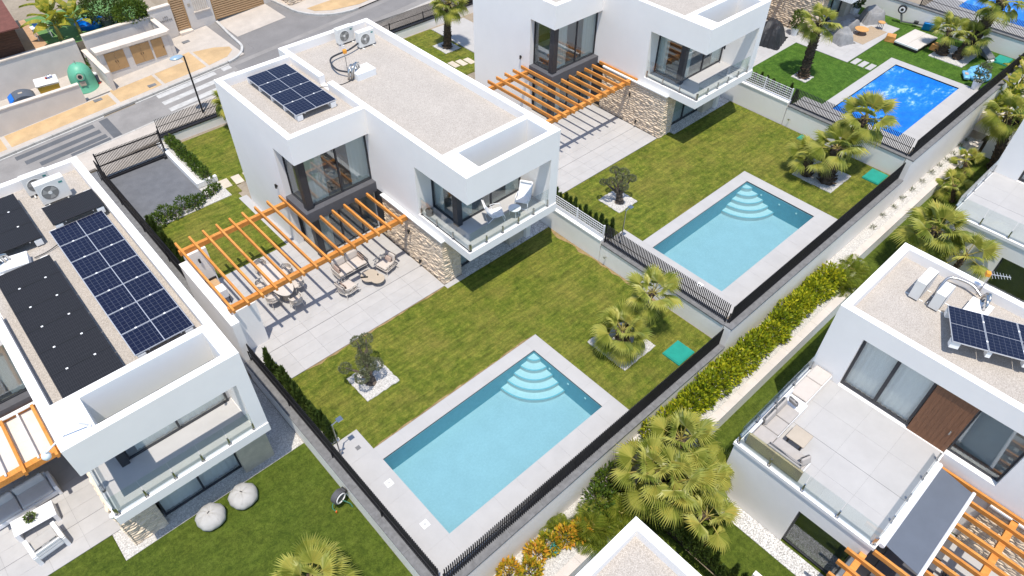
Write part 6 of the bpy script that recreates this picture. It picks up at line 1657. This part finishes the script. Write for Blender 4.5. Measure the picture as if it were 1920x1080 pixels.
draped('grey cover over the far end of the outdoor lounge, top right', 'cover', 45.0, 4.3, 1.7, 1.3, .95, CGREY, 6, R(-30))
struct(MB().box(-1.5, 1.5, -.55, .65, .0, .012).build('outdoor_rug', mat('taupe_rug', (.36, .28, .20), .95, .12, 8), None, (42.6, 3.3, Z3 + .002), R(-4)))
TOP = mat('oak_table_top', (.58, .30, .10), .5, .1, 5)
for x, y, rr, h, lb in ((42.4, 3.75, .45, .36, 'round oak coloured table on the taupe rug, top right'), (44.15, 3.25, .24, .48, 'small round oak coloured stool table beside the grey covers')):
    t = thing('round_table', lb, 'table', (x, y, Z3 + .014), 0, 'round oak tables'); MB().cyl(0, 0, h - .03, h, rr, n=24).build('top', TOP, t)
    for k in range(4): MB().bar((rr * .6 * math.cos(k * 1.57), rr * .6 * math.sin(k * 1.57), h - .03), (rr * .8 * math.cos(k * 1.57), rr * .8 * math.sin(k * 1.57), 0), .025).build('leg', BLACK, t)
db = thing('day_bed', 'wide cream double day bed on the upper right lawn', 'day bed', (43.92, .64, PZ[3]), R(-3))
MB().box(-1.35, 1.35, -.80, .80, .06, .20).build('base', BLACK, db)
for y in (-.41, .41): rounded('mattress', 2.6, .80, .14, .05, FABD, db, (0, y, .202))
MB().box(-1.36, -1.30, -.80, .80, .20, .30).build('head_rail', WPAINT, db)
WCUBE = mat('carved_wood', (.50, .24, .07), .7, .15, 6)
for x, y, a, lb in ((43.0, 1.95, .3, 'orange brown wooden cube stool left of the day bed'), (44.0, -.72, -.2, 'orange brown wooden cube stool right of the day bed')):
    t = thing('wood_stool', lb, 'stool', (x, y, PZ[3]), a, 'wooden cube stools by the day bed')
    MB().hexa([(-.30, -.34, 0), (.30, -.34, 0), (.34, .30, 0), (-.28, .34, 0), (-.25, -.29, .40), (.30, -.27, .42), (.27, .29, .40), (-.29, .25, .42)]).build('block', WCUBE, t, bevel=.03)
def potted(label, x, y, z, h, pm, lm, n, seed, leafsize=.2):
    t = thing('potted_plant', label, 'potted plant', (x, y, z), 0, 'potted plants in the top right garden')
    MB().lathe([(.20, 0), (.27, .48), (.28, .5), (.24, .5), (.22, .42)], 16).build('pot', pm, t)
    place('foliage', leaf_cloud(n, ell(.34, .34, h / 2, .3), leafsize, seed, lm), t, (0, 0, .5 + h * .45))
    MB().tube([(0, 0, .4), (.03, 0, .5 + h * .6)], .025, 6).build('stem', OLIVEB, t)
    return t
potted('tall leafy plant in a white pot against the upper right stone wall', 38.9, 6.75, Z3, 1.3, PLASTIC, SHRUBL, 420, 61)
potted('dark leafy plant in a white pot beside the dark doorway', 45.1, 5.6, Z3, 1.2, PLASTIC, CYPL, 420, 62)
potted('wispy plant in a white pot at the corner of the covered pool', 40.75, -4.55, Z3, 1.3, PLASTIC, OLIVEL, 420, 63, .16)
rw = thing('rowing_machine', 'grey exercise machine with round fan against the white wall', 'exercise machine', (46.35, 2.0, PZ[3]), R(-76))
MB().bar((-.75, 0, .15), (1.45, 0, .30), .10, .08).build('rail', CAPM, rw); MB().bar((-.7, 0, .1), (-.95, 0, .75), .12).build('fan_stand', CAPM, rw)
MB().tube([(-.95, -.10, .95), (-.95, .10, .95)], .28, 20).build('fan_housing', BLACK, rw); MB().tube([(-.95, -.115, .95), (-.95, -.101, .95)], .19, 18).build('fan_ring', WPAINT, rw); MB().tube([(-.95, -.125, .95), (-.95, -.116, .95)], .10, 14).build('fan_cap', BLACK, rw)
MB().bar((.2, 0, .28), (.2, 0, .36), .3).build('seat', BLACK, rw); MB().bar((1.3, 0, 0), (1.35, 0, .3), .3, .06).build('foot', CAPM, rw)
pb = thing('blue_float', 'crumpled bright blue float leaning on the white wall', 'float', (46.45, .95, PZ[3]), R(-70))
rounded('float', .75, .16, .62, .07, mat('float_blue', (.0, .24, .68), .35, .1), pb, (0, 0, .02), rot=(R(18), 0, 0))
tm = thing('folded_lounger', 'folded grey lounger standing by the teal lid, top right', 'lounger', (45.4, -3.3, PZ[3]), R(65))
MB().hexa([(-.55, -.28, .10), (.5, -.28, .16), (.5, .28, .16), (-.55, .28, .10), (-.55, -.28, .22), (.5, -.28, .62), (.5, .28, .62), (-.55, .28, .22)]).build('padded_bed', CAPM, tm, bevel=.03)
MB().bar((.5, -.26, 0), (.5, -.26, 1.05), .05).bar((.5, .26, 0), (.5, .26, 1.05), .05).bar((.5, -.28, 1.05), (.5, .28, 1.05), .05).build('handle_frame', DARKW, tm)
MB().box(-.7, -.55, -.34, .34, 0, .1).build('foot_bar', PLASTIC, tm)
fl = thing('inflatable_ring', 'pale blue inflatable with pink print beside the potted plant', 'inflatable', (42.3, -4.1, PZ[3]), R(10))
ring = [(.62 * math.cos(a), .52 * math.sin(a), .2) for a in [2 * math.pi * i / 24 for i in range(25)]]
IB = mat('inflatable_blue', (.16, .42, .66), .25, .35, 5)
MB().tube(ring, .20, 12, False).build('ring', IB, fl, smooth=True)
rounded('wing', .95, .34, .20, .09, IB, fl, (-.55, .62, .1), rz=R(20)); rounded('wing', .8, .3, .20, .09, IB, fl, (.85, .35, .1), rz=R(-30)); rounded('print_patch', .3, .2, .02, .005, FABP, fl, (-.55, .62, .302), rz=R(20))
bw = thing('toolbox', 'small teal lidded box among the orange shrubs at the bottom', 'box', (3.05, -6.35, LV[0][2]), .4)
MB().box(-.2, .2, -.16, .16, 0, .22).build('body', mat('dark_teal', (.02, .18, .16), .5, .1), bw, bevel=.02); MB().box(-.21, .21, -.17, .17, .222, .26).build('lid', MATS['dark_teal'], bw, bevel=.01)
pb2 = thing('boulder', 'small brown rock by the cypress row at the bottom', 'rock', (7.45, -10.0, LV[1][3]))
MB().lathe([(.1, 0), (.2, .05), (.19, .2), (.1, .3), (.02, .31)], 9, (0, 0, 0), 1.2, .9).build('rock', TRUNK, pb2)
for x, y, z, lb in ((26.1, -6.2, LV[2][2], 'flat blue green disc lid among the pebble planter tufts'),):
    d = thing('valve_lid', lb, 'lid', (39.19, -5.9, z)); MB().cyl(0, 0, 0, .05, .22, n=20).build('disc', mat('disc_teal', (.10, .26, .26), .5, .05), d)
